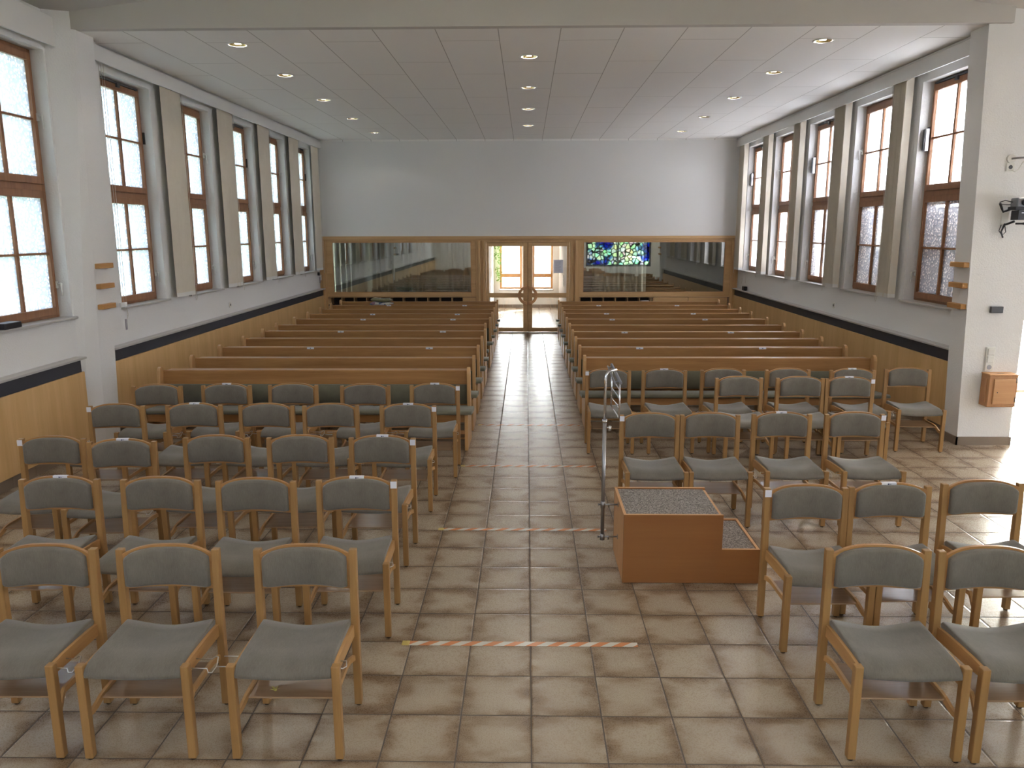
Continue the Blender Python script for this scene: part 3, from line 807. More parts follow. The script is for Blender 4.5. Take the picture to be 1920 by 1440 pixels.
# ---------------------------------------------------------------- vertical blinds
def blind(s, y0, y1, label, tilt):
    t = empty('vertical_blind', (s*4.555, (y0+y1)/2, 0)); tag(t, label, 'blind', 'vertical blinds between the windows')
    b = MB(); n = 13; h = (y1-y0)/2; wd = .088
    for i in range(n):
        y = -h+.02+(2*h-.04)*i/(n-1); a = tilt+random.uniform(-.06, .06)
        dx, dy = math.cos(a)*wd/2, math.sin(a)*wd/2; nx, ny = -math.sin(a)*.0012, math.cos(a)*.0012
        P4 = [(-dx-nx, y-dy-ny), (dx-nx, y+dy-ny), (dx+nx, y+dy+ny), (-dx+nx, y-dy+ny)]
        b.prism(P4, 1.405, 4.05, 'z')
    b.build('slats', M['blind'], t)
    b = MB()
    for i in range(n):
        y = -h+.02+(2*h-.04)*i/(n-1); a = tilt
        dx, dy = math.cos(a)*wd/2, math.sin(a)*wd/2; nx, ny = -math.sin(a)*.003, math.cos(a)*.003
        b.prism([(-dx-nx, y-dy-ny), (dx-nx, y+dy-ny), (dx+nx, y+dy+ny), (-dx+nx, y-dy+ny)], 1.405, 1.455, 'z')
    b.build('bottom_weights', M['white'], t)
    b = MB(); b.tube([(-s*.05, h-.01, 4.05), (-s*.05, h-.01, 1.35), (-s*.05, h-.03, 1.33), (-s*.05, h-.05, 1.36), (-s*.05, h-.05, 4.05)], .0022, 5)
    b.build('pull_cord', M['cord'], t)
bl = [(10.10, 10.55), (11.90, 12.36), (13.66, 14.09), (15.41, 15.86), (16.98, 17.34)]
br = [(9.88, 10.25), (11.68, 12.12), (13.54, 13.90), (15.27, 15.65), (16.92, 17.32)]
od = ['nearest', 'second nearest', 'third nearest', 'fourth nearest', 'farthest']
for i, (a, c) in enumerate(bl): blind(-1, a, c, 'beige vertical blind drawn together on the left wall, %s of five' % od[i], 1.12)
for i, (a, c) in enumerate(br): blind(1, a, c, 'shaded beige vertical blind drawn together on the right wall, %s of five' % od[i], -.12)
# blind cords hanging beside the left pier
t = empty('blind_cords', (-4.56, 8.70, 0)); tag(t, 'thin blind cords with white clip hanging beside the left pier', 'cord')
b = MB()
for dy, zb in ((-.05, 1.44), (.0, 1.44), (.05, 1.30)): b.tube([(0, dy, 4.05), (0, dy+.004, 3), (0, dy, zb)], .0022, 5)
b.tube([(0, .05, 1.42), (.0, .07, 1.32), (0, .04, 1.27)], .002, 5)
b.build('cords', M['cord'], t); MB().box(-.02, .005, -.07, .06, 1.41, 1.46).build('clip', M['white'], t, .003, 1)
MB().box(-.012, .002, .0, .03, 1.15, 1.27).build('weight', M['tagplastic'], t, .003, 1)
t = empty('blind_cords', (-4.58, 17.22, 0)); tag(t, 'grey weight and cord hanging below the farthest left blind', 'cord')
MB().tube([(0, 0, 1.42), (0, 0, 1.25)], .002, 5).build('cords', M['cord'], t); MB().box(-.01, .004, -.02, .01, 1.12, 1.25).build('weight', M['tagplastic'], t)
t = empty('blind_cords', (4.58, 16.86, 0)); tag(t, 'pale weight and cords hanging below the farthest right blind', 'cord')
MB().tube([(0, 0, 1.42), (0, 0, 1.25)], .002, 5).tube([(0, -.28, 1.42), (0, -.28, 1.15)], .002, 5).build('cords', M['cord'], t); MB().box(-.01, .004, -.02, .01, 1.12, 1.25).build('weight', M['white_plastic'], t)

# ---------------------------------------------------------------- chairs
LEGX = .2225
def seat_mesh():
    prof = [(-.022, .412), (-.013, .434), (-.028, .4505), (-.09, .4515), (-.18, .449), (-.27, .449), (-.33, .4475), (-.375, .441), (-.402, .428), (-.417, .408), (-.418, .390), (-.403, .382), (-.35, .393), (-.2, .40), (-.06, .402)]
    cyy = sum(p[0] for p in prof)/len(prof); czz = .418
    rings = []
    xs = [-.205, -.203, -.197, -.186] + [-.186+.372*i/14 for i in range(1, 14)] + [.186, .197, .203, .205]
    for x in xs:
        e = abs(x)
        sh = 1 if e <= .1861 else (.985 if e < .198 else (.94 if e < .204 else .84))
        rg = []
        for (y, z) in prof:
            wgt = max(0, min(1, (y+.40)/.38))**1.2
            wgt = .30+.70*wgt
            sag = -.031*math.cos(PI*min(1, e/.205)/2)**1.3*wgt + .008*wgt
            yy = cyy+(y-cyy)*(1-(1-sh)*.12); zz = czz+(z-czz)*sh
            rg.append((x, yy, zz+sag))
        rings.append(rg)
    return MB().loft(rings, True).mesh('seat', M['fabric'])
def ztop(x): return .773+.036*math.cos(PI/2*min(1, abs(x)/.207)**1.7)
def back_y(x): return .004+.028*math.cos(PI*x/.42)
def back_mesh():
    rings = []
    n = 20
    for i in range(n+1):
        x = -.194+.388*i/n; e = abs(x)
        zt = ztop(x)-.011; zb = .606+.009*math.cos(PI*x/.40); y = back_y(x)-.008
        th = .034 if e < .185 else (.030 if e < .195 else .020)
        ins = 0 if e < .170 else .002 if e < .18 else .008
        zt -= ins; zb += ins
        rings.append([(x, y, zb), (x, y-th*.75, zb+.004), (x, y-th, zb+.016), (x, y-th, (zb+zt)/2), (x, y-th, zt-.016), (x, y-th*.75, zt-.004), (x, y, zt)])
    return MB().loft(rings, True).mesh('backrest', M['fabric'])
def shell_mesh():
    rings = []; n = 24
    for i in range(n+1):
        x = -.207+.414*i/n; y = back_y(x)
        rings.append([(x, y-.010, .600), (x, y-.010, ztop(x)), (x, y+.006, ztop(x)), (x, y+.006, .600)])
    return MB().loft(rings, False).mesh('back_shell', M['chair_shell'])
def leg_mesh(front):
    h = .445 if front else .792
    a = .0175; 
    b = MB()
    if front: b.hexa([(-a, -.016, .008), (a, -.016, .008), (a, .018, .008), (-a, .018, .008), (-a, -.018, h), (a, -.018, h), (a, .018, h), (-a, .018, h)])
    else:
        zs = [.008, .42, .60, h]; ys = [0, 0, .003, .012]; wd = [.018, .020, .018, .016]
        b.loft([[(-a, y-w_, z), (a, y-w_, z), (a, y+w_, z), (-a, y+w_, z)] for z, y, w_ in zip(zs, ys, wd)], False)
    return b.mesh('leg', M['chair_wood'], .0035, 2)
CM = dict(seat=seat_mesh(), back=back_mesh(), shell=shell_mesh(), fl=leg_mesh(True), bl=leg_mesh(False))
CM['glide'] = MB().cyl((0, 0, 0), .012, .012, 14).mesh('glide', M['rubber'])
def rail_up(s):
    b = MB(); x0 = s*.2105
    pts = [(-.385, .385, .432), (-.30, .378, .436), (-.18, .372, .434), (-.08, .368, .430), (-.018, .366, .424)]
    rings = [[(x0-.009, y, a), (x0+.009, y, a), (x0+.009, y, c), (x0-.009, y, c)] for y, a, c in pts]
    return b.loft(rings, False).mesh('seat_rail', M['chair_wood_y'])
def rail_low(s):
    p = [(s*.216, -.384, .206), (s*.213, -.362, .207), (s*.207, -.338, .220), (s*.199, -.312, .241), (s*.193, -.285, .2525), (s*.192, -.09, .2525), (s*.196, -.05, .253), (s*.206, -.030, .255), (s*.214, -.018, .256)]
    return MB().strip(p, .014, .026).mesh('lower_rail', M['chair_wood_y'])
CM['ru'] = [rail_up(-1), rail_up(1)]; CM['rl'] = [rail_low(-1), rail_low(1)]
CM['shelf'] = MB().box(-.184, .184, -.335, -.055, .244, .252).mesh('book_shelf', M['shelf_wood'], .002, 1)
def hook(s, ln):
    b = MB(); x0 = s*.20; x1 = s*(.24+ln)
    if s > 0 and ln > .04:
        b.tube([(x0, -.285, .405), (x1-.03, -.285, .402), (x1-.012, -.285, .416), (x1, -.29, .416), (x1+.006, -.33, .396), (x1-.004, -.362, .384), (x1-.018, -.366, .386), (x1-.024, -.360, .402), (x0, -.36, .404)], .0026, 8)
    elif ln > .04:
        b.tube([(x0, -.27, .408), (x1, -.27, .408)], .0026, 8).tube([(x0, -.35, .406), (x1, -.35, .406)], .0026, 8)
    else:
        b.tube([(x0, -.30, .405), (s*.245, -.30, .405), (s*.252, -.335, .40), (s*.240, -.352, .40), (x0, -.352, .404)], .0026, 8)
    return b.mesh('connector_wire', M['steel'])
HK = {}
def HKm(s, l):
    k = (s, round(l, 2))
    if k not in HK: HK[k] = hook(*k)
    return HK[k]
def num_tag(c):
    pass
# white saddle label on the top edge and a small one on the post
tg = MB(); z = ztop(0); yb = back_y(0)
tg.box(-.043, .043, yb-.0125, yb+.008, z-.0005, z+.0012); tg.box(-.043, .043, yb-.0125, yb-.0105, z-.022, z)
CM['tag'] = tg.mesh('number_label', M['paper'])
CM['tagmark'] = MB().box(-.008, -.002, yb-.0135, yb-.0125, z-.015, z-.004).box(-.002, .012, yb-.0135, yb-.0125, z-.009, z-.006).mesh('label_mark', M['ink'])
CM['ptag'] = MB().box(-.0185, .0185, -.0065, -.0045, .745, .787).mesh('post_label', M['paper'])

def make_chair(name='stacking_chair'):
    t = empty(name)
    for s in (-1, 1):
        for me, y in ((CM['fl'], -.40), (CM['bl'], 0)):
            l = inst('leg', me, t, (s*LEGX, y, 0)); inst('glide', CM['glide'], l)
    inst('seat', CM['seat'], t); inst('backrest', CM['back'], t); inst('back_shell', CM['shell'], t)
    for i in (0, 1): inst('seat_rail', CM['ru'][i], t); inst('lower_rail', CM['rl'][i], t)
    inst('book_shelf', CM['shelf'], t)
    return t
CH = {
 'A': [(-2.269, 3.365, 1.1), (-1.695, 3.371, 1.0), (-1.054, 3.378, .5)],
 'B': [(-2.814, 4.391, 1), (-2.203, 4.386, -.6), (-1.627, 4.373, -.6), (-1.034, 4.40, 2)],
 'C': [(-3.412, 5.309, .6), (-2.873, 5.238, 3), (-2.247, 5.350, .6), (-1.646, 5.360, 1.5), (-1.056, 5.355, -1)],
 'D': [(-3.504, 6.370, 2), (-2.854, 6.403, 2.5), (-2.233, 6.402, -1), (-1.685, 6.403, 2), (-1.027, 6.398, .5)],
 'E': [(-3.557, 7.223, 2), (-2.906, 7.268, 1.5), (-2.267, 7.286, 1.5), (-1.567, 7.265, 2), (-.904, 7.290, .4)],
 'F': [(.838, 8.09, -.9), (1.430, 8.10, 2), (2.056, 8.14, 1), (2.740, 8.15, .8), (3.416, 8.14, .4), (4.020, 8.20, -3)],
 'G': [(2.103, 7.685, 1.5), (2.710, 7.68, -1), (3.194, 7.665, -.6)],
 'H': [(.963, 6.080, .3), (1.448, 6.091, .2), (2.027, 6.115, .5), (2.611, 6.121, .5)],
 'I': [(1.581, 4.285, 1), (2.072, 4.320, 1.5), (2.635, 4.379, 2)],
 'J': [(1.604, 3.408, -1.0), (2.112, 3.399, .5)],
}
TOPT = {'B': (0, 3), 'C': (1, 4), 'D': (1, 4), 'E': (1, 4), 'F': (1, 4), 'G': (2,), 'H': (2,), 'I': (1,)}
POST = {('B', 3): 1, ('C', 4): 1, ('D', 4): 1, ('E', 4): 1, ('C', 0): -1, ('D', 0): -1, ('F', 0): -1, ('H', 0): -1, ('I', 0): -1, ('H', 3): 1, ('G', 2): 1}
rows_l = {'A': 'nearest', 'B': 'second', 'C': 'third', 'D': 'fourth', 'E': 'fifth'}
rows_r = {'J': 'nearest', 'I': 'second', 'H': 'third', 'G': 'short fourth', 'F': 'farthest'}
oname = ['first', 'second', 'third', 'fourth', 'fifth', 'sixth']
proto = make_chair(); first = True
for row, lst in CH.items():
    left = row in rows_l; n = len(lst)
    for i, (x, y, a) in enumerate(lst):
        if first: o = proto; first = False
        else: o = copy_tree(proto_src)
        if o is proto: proto_src = proto
        o.location = (x, y, 0); o.rotation_euler = (0, 0, math.radians(a))
        # labels
        k = (n-1-i) if left else i
        lab = 'grey upholstered wooden chair, %s from the aisle in the %s row %s of it' % (oname[k], rows_l[row] if left else rows_r[row], 'left' if left else 'right')
        if row == 'F' and i == 5: lab = 'grey upholstered wooden chair standing by the wainscot next to the right pier'
        tag(o, lab, 'chair', 'grey chairs left of the aisle' if left else 'grey chairs right of the aisle')
# extras that differ from chair to chair
chairs = {}
for o in C.objects:
    if o.parent is None and o.name.startswith('stacking_chair'): chairs[(round(o.location.x, 3), round(o.location.y, 3))] = o
for row, lst in CH.items():
    for i, (x, y, a) in enumerate(lst):
        o = chairs[(round(x, 3), round(y, 3))]
        if i in TOPT.get(row, ()):
            q = inst('number_label', CM['tag'], o); q['label'] = 'white paper number label'; inst('label_mark', CM['tagmark'], q)
        if (row, i) in POST:
            s = POST[(row, i)]; yy = -.013
            q = inst('post_label', CM['ptag'], o, (s*LEGX, yy+.005, 0)); q['label'] = 'white paper label'
        gl = (lst[i][0]-lst[i-1][0]-.48) if i > 0 else 9
        gr = (lst[i+1][0]-lst[i][0]-.48) if i < len(lst)-1 else 9
        if gl < 9 and gl > .09: inst('connector_wire', HKm(-1, max(.041, gl*.36)), o)
        if gr < 9 and gr > .09: inst('connector_wire', HKm(1, max(.041, gr*.5)), o)
        elif gr == 9: inst('connector_wire', HKm(1, 0), o)

# ---------------------------------------------------------------- pews
def pew_end_profile():
    pts = [(0, .004), (0, .36), (.012, .378), (.372, .345), (.385, .36), (.380, .62), (.383, .745), (.392, .775), (.408, .797), (.432, .809), (.458, .806), (.480, .790), (.493, .765), (.500, .72), (.512, .45), (.520, .004)]
    return pts
def make_pew(x0, x1, aisle):
    t = empty('church_pew')
    for x in (x0, x1-.036):
        MB().prism(pew_end_profile(), x, x+.036, 'x').build('end_panel', M['pew_end'], t, .004, 1)
    a, c = x0+.036, x1-.036
    MB().prism([(.474, .613), (.474, .757), (.480, .765), (.494, .765), (.500, .757), (.500, .613)], a, c, 'x').build('back_board', M['pew'], t)
    b = MB(); b.prism([(.455, .40), (.462, .605), (.472, .612), (.484, .612), (.484, .40)], a, c, 'x', True); b.build('back_cushion', M['pew_fabric'], t)
    b = MB(); sx0, sx1 = (x0-.0, x1+.042) if aisle > 0 else (x0-.042, x1)
    pr = [(-.022, .392), (-.026, .405), (-.020, .420), (.0, .4275), (.36, .398), (.374, .385), (.374, .355), (.02, .388)]
    # cushion between the end posts, overhanging the low part of the panels
    b.prism([(y, z) for y, z in pr], sx0, sx1, 'x', True); b.build('seat', M['pew_fabric'], t)
    b = MB(); b.box(a, c, .03, .055, .30, .375); b.box(a, c, .30, .325, .27, .335); b.build('stretcher', M['pew'], t)
    b = MB(); b.box(a, c, .16, .30, .085, .105); b.box(a, c, .08, .10, .16, .20); b.build('foot_rail', M['pew_end'], t)
    L_ = c-a
    for k in (1/3, 2/3): MB().box(a+L_*k-.015, a+L_*k+.015, .056, .298, .004, .36).build('support', M['pew'], t)
    MB().box(a, c, .500, .68, .733, .751).build('book_ledge', M['pew'], t)
    return t
PL = [8.22, 9.04, 9.89, 10.75, 11.56, 12.32, 13.19, 14.03, 14.90, 15.73, 16.56]
PR = [9.06, 9.90, 10.72, 11.48, 12.31, 13.18, 14.13, 14.88, 15.70, 16.55]
onum = ['first', 'second', 'third', 'fourth', 'fifth', 'sixth', 'seventh', 'eighth', 'ninth', 'tenth', 'eleventh']
TL = (2, 4, 6, 7, 9); TR = (1, 3, 5, 6, 8)
lblm = MB().box(-.045, .045, -.003, .022, .7655, .767).box(-.045, .045, -.003, -.001, .745, .767).mesh('number_label', M['paper'])
mrkm = MB().box(-.008, .008, -.0036, -.003, .752, .760).mesh('label_mark', M['ink'])
for side, ys, tags, xs, x0, x1 in ((-1, PL, TL, (-2.82, -1.28), -4.005, -.627), (1, PR, TR, (1.43, 3.00), .640, 4.05)):
    src = make_pew(x0, x1, 1 if side < 0 else -1)
    for i, y in enumerate(ys):
        o = src if i == 0 else copy_tree(src)
        o.location = (-.035 if (side < 0 and i == 5) else 0, y-.44, 0)
        tag(o, 'long wooden pew %s of the aisle, %s row counted from the chairs%s' % ('left' if side < 0 else 'right', onum[i], ', two white labels' if i in tags else ''), 'pew', 'pews left of the aisle' if side < 0 else 'pews right of the aisle')
    tops = sorted([o for o in C.objects if o.parent is None and o.get('group') == ('pews left of the aisle' if side < 0 else 'pews right of the aisle')], key=lambda o: o.location.y)
    for i in tags:
        for x in xs:
            q = inst('number_label', lblm, tops[i], (x, .474, 0)); inst('label_mark', mrkm, q)

# folded blankets on the ledge of the tenth left pew
def slab(x0, x1, y0, y1, z0, z1, mat, name, parent, tilt=0):
    rings = []; n = 14
    for i in range(n+1):
        u = i/n; x = x0+(x1-x0)*u; e = min(u, 1-u)*n
        k = 1 if e >= 2 else (.85 if e >= 1 else .35)
        zc = (z0+z1)/2 + .006*math.sin(u*9) + tilt*(u-.5); h = (z1-z0)/2*k
        rings.append([(x, y0+.02*(1-k), zc-h*.7), (x, y0+.012, zc-h), (x, y1, zc-h), (x, y1+.01, zc), (x, y1, zc+h), (x, y0+.02, zc+h), (x, y0, zc+h*.5)])
    return MB().loft(rings, True).build(name, mat, parent)
pm, pnt, pb = newmat('patterned_blanket')
vv = coords(pnt); vo = pnt.nodes.new('ShaderNodeTexVoronoi'); vo.inputs['Scale'].default_value = 14; pnt.links.new(vv, vo.inputs['Vector'])
spx = pnt.nodes.new('ShaderNodeSeparateColor'); pnt.links.new(vo.outputs['Color'], spx.inputs[0])
pnt.links.new(ramp(pnt, [(.2, (.10, .13, .22)), (.45, (.55, .55, .58)), (.7, (.22, .08, .16)), (.9, (.6, .58, .5))], spx.outputs[0]), pb.inputs['Base Color']); pb.inputs['Roughness'].default_value = .9
olive = fabric('olive_wool', (.25, .24, .14), (.17, .16, .09), 300)
yb_ = 15.73-.44+.525
o = slab(-3.22, -2.76, yb_, yb_+.17, .7535, .815, pm, 'blanket', None); tag(o, 'folded patterned blanket, the lower one on the pew near the glass', 'blanket', 'folded blankets on the pew')
o = slab(-3.20, -2.78, yb_+.005, yb_+.165, .826, .893, olive, 'blanket', None, -.02); tag(o, 'folded olive green blanket, upper one of the stack on the pew', 'blanket', 'folded blankets on the pew')

# ---------------------------------------------------------------- carpeted step with hand rail
t = empty('step_stool', (0, 0, 0)); tag(t, 'wooden two-step box with grey carpet treads beside the aisle', 'step')
x0, x1, x2 = .597, 1.229, 1.473; y0, y1 = 4.712, 5.262; H, h = .466, .235; k = .018
prof = [(x0, .004), (x2, .004), (x2, h), (x1, h), (x1, H), (x0, H)]
for n, (a, c) in enumerate(((y0, y0+k), (y1-k, y1))):
    MB().prism(prof, a, c, 'y').build('side_panel', M['step_wood'], t)
    e = MB(); yy0, yy1 = a, c
    e.box(x0, x1, yy0, yy1, H, H+.0015); e.box(x1+.001, x2, yy0, yy1, h, h+.0015)
    e.build('edge_band', M['step_edge'], t)
MB().box(x0, x0+k, y0+k, y1-k, .004, H).build('end_panel', M['step_edge'], t); MB().box(x2-k, x2, y0+k, y1-k, .004, h).build('front_panel', M['step_edge'], t); MB().box(x1-k, x1, y0+k, y1-k, h, H-.012).build('riser', M['step_edge'], t)
e = MB(); e.box(x0+k, x1-k, y0+k, y1-k, H-.03, H-.008); e.box(x1, x2-k, y0+k, y1-k, h-.03, h-.008)
e.build('carpet_tread', M['carpet'], t)
# rail
t = empty('hand_rail', (.493, 5.015, 0)); tag(t, 'thin chrome hand rail with wire rack fixed to the carpeted step', 'rail')
MB().tube([(0, 0, .175), (0, 0, 1.005)], .0125, 16).build('lower_tube', M['metal_grey'], t)
MB().tube([(0, 0, 1.0), (0, 0, 1.28), (.004, .002, 1.312), (.018, .01, 1.334), (.036, .02, 1.342), (.075, .045, 1.342)], .009, 14).build('upper_tube', M['chrome'], t)
b = MB(); b.cyl((0, 0, .995), .017, .022, 18); b.tube([(.012, -.004, .965), (.040, -.008, .960)], .005, 8); b.cyl((.034, -.012, .945), .010, .03, 12)
b.build('clamp_screw', M['chrome'], t)
for z in (.426, .196):
    b = MB(); b.cyl((0, 0, z-.022), .0165, .044, 16); b.tube([(-.03, 0, z), (.102, 0, z)], .0058, 10); b.cyl((.1, 0, z), .0165, .004, 16, 'x'); b.cyl((.04, 0, z-.02), .005, .03, 8); b.cyl((-.032, 0, z), .009, .006, 10, 'x')
    b.build('wall_bracket', M['metal_grey'], t)
b = MB(); xr = .082; ya, yb2 = -.10, .27
b.tube([(xr, ya, 1.275), (xr, ya, 1.05)], .0055, 8); b.tube([(xr-.012, yb2, 1.31), (xr-.012, yb2, 1.05)], .0055, 8)
for z in (1.05, 1.115, 1.18, 1.24): b.tube([(xr, ya, z), (xr-.012, yb2, z)], .0045, 8)
b.build('wire_rack', M['chrome'], t)
b = MB(); b.tube([(xr+.004, ya-.02, 1.285), (xr-.012, yb2+.02, 1.335)], .010, 10); b.tube([(xr-.028, ya+.01, 1.275), (xr-.040, yb2+.01, 1.325)], .006, 8)
for u in (0.1, .9): b.tube([(xr+.004-.016*u, ya-.02+.41*u, 1.285+.05*u), (xr-.028-.012*u, ya+.01+.38*u, 1.275+.05*u)], .005, 8)
b.build('top_holder', M['silver_plastic'], t)

# ---------------------------------------------------------------- tape stripes on the floor
def tape(y, x0, x1, label, op):
    t = empty('marking_tape', (0, y, 0)); tag(t, label, 'tape', 'orange and white marking tapes')
    m, nt, b = newmat('tape_%d' % int(y*10))
    tcx = nt.nodes.new('ShaderNodeTexCoord'); sp = nt.nodes.new('ShaderNodeSeparateXYZ'); nt.links.new(tcx.outputs['Object'], sp.inputs[0])
    u = mathn(nt, 'FRACT', mathn(nt, 'ADD', mathn(nt, 'DIVIDE', mathn(nt, 'SUBTRACT', sp.outputs['X'], mathn(nt, 'MULTIPLY', sp.outputs['Y'], 1.3)), .118), 20))
    c = mixc(nt, mathn(nt, 'LESS_THAN', u, .5), (.62, .58, .50), (.62, .25, .11))
    nt.links.new(c, b.inputs['Base Color']); b.inputs['Roughness'].default_value = .25
    MB().box(x0, x1, -.023, .023, .0008, .0016).build('tape_strip', m, t)
    MB().box(x0-.012, x0+.03, -.025, .025, .0017, .0022).build('end_patch', plain('yellow_tape', (.55, .42, .12), .4), t)
tape(3.945, -.70, .59, 'orange and white striped tape across the aisle, the nearest one', 1)
tape(5.625, -.685, .585, 'orange and white striped tape across the aisle, second nearest', 1)
tape(7.262, -.65, .65, 'faint orange and white striped tape across the aisle, third nearest', 1)
tape(8.89, -.58, .60, 'faint striped tape across the aisle between the first pews', 1)

# small yellow leaf on the shelf of the aisle chair in the nearest row
t = MB()
for i in range(5):
    a = i*1.256; t.add([(-1.13, 3.09, .256), (-1.13+.010*math.cos(a-.4), 3.09+.010*math.sin(a-.4), .262), (-1.13+.026*math.cos(a), 3.09+.022*math.sin(a), .268), (-1.13+.010*math.cos(a+.4), 3.09+.010*math.sin(a+.4), .260)], [(0, 1, 2, 3)])
t.tube([(-1.13, 3.09, .2535), (-1.13, 3.09, .262)], .006, 8)
tag(t.build('dried_flower', plain('yellow_leaf', (.55, .45, .12), .6)), 'small dried yellow flower lying on the shelf under the nearest aisle chair', 'flower')

# ---------------------------------------------------------------- items on the piers and walls
def block(x, y0, z, s, label):
    t = MB().box(x, x+s*.062, y0, y0+.27, z, z+.052).build('wooden_block', M['block'], None, .004, 1)
    tag(t, label, 'wooden block', 'wooden blocks on the piers')
for i, (z, nm) in enumerate(((1.863, 'top'), (1.652, 'middle'), (1.437, 'bottom'))):
    block(-4.578+.148*(z/4.5)-.006, 8.10, z, 1, 'short wooden block projecting from the left pier, %s of three' % nm)
    block(4.545-.145*(z/4.5)+.006, 8.10, z, -1, 'short wooden block projecting from the right pier, %s of three' % nm)

def socket(name, loc, rz, label, parent=None):
    t = empty(name, loc, rz); tag(t, label, 'socket')
    MB().box(-.04, .04, -.012, 0, -.04, .04).build('plate', M['white_plastic'], t, .003, 1)
    MB().cyl((0, -.013, 0), .02, .006, 20, 'y').build('outlet', M['dark_plastic'], t)
    return t
socket('wall_socket', (-4.65, 12.06, 1.12), PI/2, 'white wall socket under the third left window')
socket('wall_socket', (4.65, 11.93, 1.12), -PI/2, 'white wall socket under the windows of the right wall')
socket('wall_socket', (-4.655, 7.97, 1.10), .9, 'white wall socket with a cable on the grey side of the left pier')
tag(MB().tube([(-4.655, 7.92, 1.95), (-4.65, 7.925, 1.5), (-4.64, 7.95, 1.25), (-4.642, 7.96, 1.14)], .004, 6).build('cable', M['white_plastic']), 'thin white cable running down to the socket on the left pier', 'cable')

# switch and socket strip on the right pier
t = empty('switch_panel', (4.782, 8.078, .925)); tag(t, 'white double switch with socket above the wooden wall box', 'switch')
MB().box(-.045, .045, -.018, 0, -.125, .125).build('plate', M['white_plastic'], t, .004, 1)
for z in (.045, -.035): MB().box(-.032, .032, -.026, -.018, z, z+.066).build('rocker', M['white_plastic'], t, .003, 1)
MB().cyl((0, -.020, -.085), .024, .004, 22, 'y').build('outlet', M['metal_grey'], t)
# offertory box
t = empty('offertory_box', (0, 8.08, 0)); tag(t, 'small wooden wall box with a hinged door and slot on the right pier', 'wall box')
X0, X1, Zb, Zt, D = 4.725, 5.015, .445, .775, .15
t.location = (0, 8.08, 0)
MB().box(X0, X1, -D, 0, Zb, Zt).build('body', M['box_wood'], t, .004, 1)
MB().box(X0-.004, X1+.004, -D-.004, .0, Zt, Zt+.012).build('lid', M['step_edge'], t, .002, 1)
MB().box(4.83, 4.90, -.10, -.085, Zt+.0115, Zt+.0128).build('slot', M['black_plastic'], t)
dd = MB().box(X0+.045, X1-.025, -D-.014, -D, Zb+.03, Zt-.035).build('door', M['step_edge'], t, .006, 2)
MB().cyl((X0+.085, -D-.016, .60), .006, .003, 12, 'y').build('keyhole', M['dark_plastic'], dd)
for z in (.50, .70): MB().cyl((X1-.022, -D-.010, z), .004, .05, 8).build('hinge', M['dark_plastic'], t)
MB().box(X0-.006, X0, -D+.035, -.03, Zb+.04, Zt-.04).build('side_moulding', M['box_wood'], t, .004, 1)
# grey sensor box
t = MB().box(4.728, 4.85, 8.045, 8.079, 1.405, 1.470).build('sensor_box', M['dark_plastic'], None, .004, 2)
tag(t, 'small dark grey box mounted high on the plaster of the right pier', 'wall device')
# camcorder on a bracket
t = empty('video_camera', (4.785, 8.08, 2.45)); tag(t, 'black and silver camcorder on a bracket at the right pier', 'camera'); t.scale = (1.15, 1.1, 1.15)
MB().box(-.05, .02, -.02, 0, -.17, -.03).build('wall_plate', M['white_plastic'], t, .006, 2)
b = MB(); b.tube([(-.015, -.01, -.14), (-.01, -.06, -.13), (.02, -.10, -.11)], .010, 8); b.box(-.005, .085, -.19, -.08, -.10, -.02); b.tube([(.02, -.12, -.13), (.10, -.13, -.13)], .008, 8); b.cyl((.09, -.13, -.14), .014, .02, 12)
b.build('bracket', M['black_plastic'], t, 0)
b = MB(); b.box(-.03, .17, -.20, -.09, .0, .085); b.build('body', M['silver_plastic'], t, .012, 3)
b = MB(); b.box(-.045, .05, -.205, -.085, -.018, .012); b.build('base_shoe', M['black_plastic'], t, .006, 2)
b = MB(); b.cyl((.035, -.222, .045), .030, .03, 24, 'y'); b.build('lens', M['black_plastic'], t)
MB().cyl((.035, -.2235, .045), .019, .003, 20, 'y').build('lens_glass', M['blue_black'], t)
b = MB(); b.tube([(-.03, -.13, .05), (-.09, -.12, .065), (-.13, -.11, .05), (-.12, -.10, .035), (-.06, -.10, .03), (-.02, -.1, .03)], .004, 6)
b.tube([(-.12, -.10, .04), (-.09, -.08, .0), (-.07, -.07, -.03), (-.02, -.09, -.01)], .010, 8)
b.build('cable', M['black_plastic'], t)
b = MB(); b.tube([(-.05, -.03, -.14), (-.07, -.04, -.19), (-.045, -.05, -.23), (-.01, -.04, -.20), (-.02, -.03, -.14)], .004, 6)
b.tube([(-.02, -.03, -.13), (-.05, -.04, -.2), (-.035, -.05, -.25)], .008, 6)
b.build('cable', M['black_plastic'], t)
MB().box(.02, .062, -.191, -.19, -.045, -.036).build('status_label', M['paper'], t)
t = empty('wall_bracket_arm', (4.765, 8.08, 2.93)); tag(t, 'white round base arm with cable high on the right pier', 'bracket')
MB().cyl((0, -.02, 0), .042, .02, 24, 'y').build('base', M['white_plastic'], t)
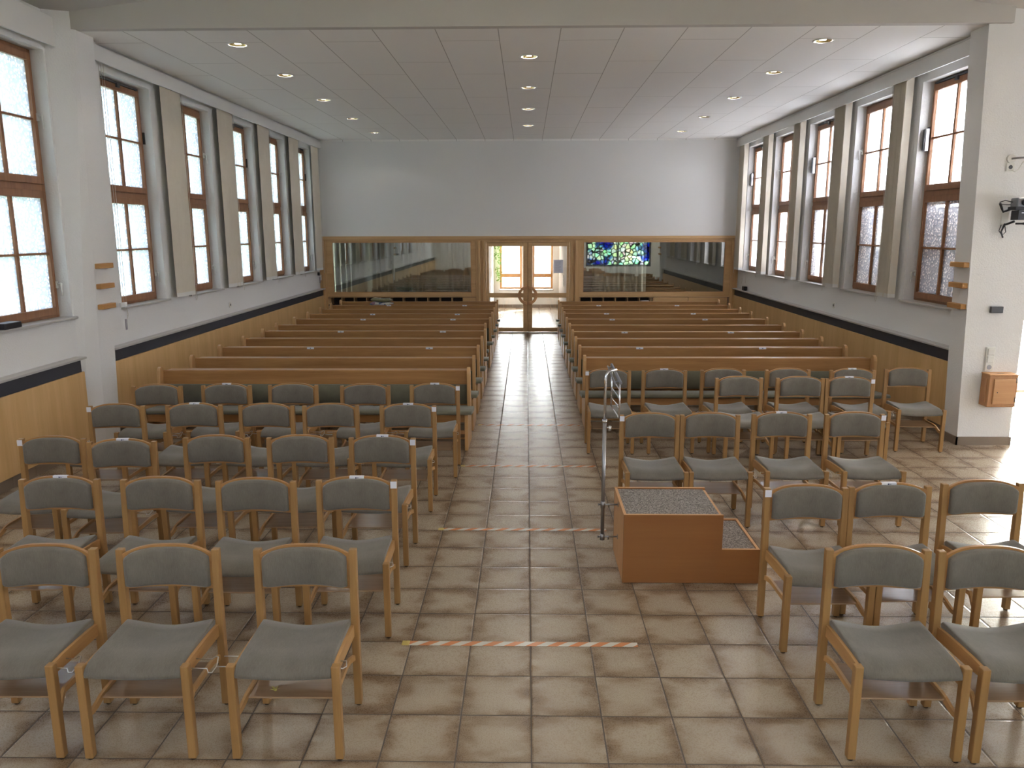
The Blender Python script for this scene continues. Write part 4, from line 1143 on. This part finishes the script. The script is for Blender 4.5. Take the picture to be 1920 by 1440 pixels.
b = MB(); b.tube([(0, -.02, 0), (.03, -.06, .004), (.10, -.10, .008)], .010, 10); b.tube([(.09, -.10, .006), (.16, -.13, .02)], .014, 10); b.cyl((.145, -.125, -.0), .008, .05, 10); b.build('arm', M['metal_grey'], t)
t2 = socket('wall_socket', (4.765, 8.078, 2.85), 0, 'white socket below the round base arm on the right pier')
tag(MB().tube([(4.87, 7.98, 2.93), (4.855, 8.03, 2.89), (4.835, 8.05, 2.83), (4.80, 8.05, 2.805), (4.77, 8.055, 2.82)], .0045, 6).build('cable', M['white_plastic']), 'thin grey cable looping from the arm into the socket below', 'cable')
# motor boxes on the right window jambs
for y, nm in ((9.757, 'nearest'), (13.46, 'middle'), (17.055, 'farthest')):
    t = empty('window_motor', (4.72, y, 3.29)); tag(t, 'grey window motor box on the right window jamb, %s of three' % nm, 'motor', 'window motors on the right wall')
    MB().box(-.025, .025, -.055, .0, -.13, .13).build('housing', M['metal_grey'], t, .010, 3)
    MB().box(-.035, -.025, -.05, -.01, -.12, .12).build('cover', M['dark_plastic'], t, .003, 1)
# small things near the partition
t = empty('thermostat', (-4.62, 17.3, 1.30)); tag(t, 'small black box with white handset on the wall beside the left glass', 'wall device')
MB().box(-.03, .02, -.03, .03, -.02, .05).build('housing', M['black_plastic'], t, .004, 1); MB().box(.0, .03, .05, .09, -.13, -.01).build('handset', M['white_plastic'], t, .005, 1)
b = MB(); b.box(4.56, 4.63, 16.60, 16.75, .99, 1.075); b.cyl((4.585, 16.57, .99), .02, .05, 12)
tag(b.build('black_clock', M['black_plastic'], None, .004, 1), 'small black device standing on the stone shelf at the right wall', 'device')
tag(MB().box(-4.72, -4.60, 6.72, 6.95, 1.3965, 1.45).build('black_case', M['black_plastic'], None, .006, 1), 'black case lying on the sill of the nearest left window', 'case')
tag(MB().box(6.7, 8.2, 9.3, 10.3, .001, .012).build('door_mat', plain('mat', (.42, .42, .44), .95, 0, (200, .5, .003))), 'pale grey mat in front of the bright side door', 'mat')
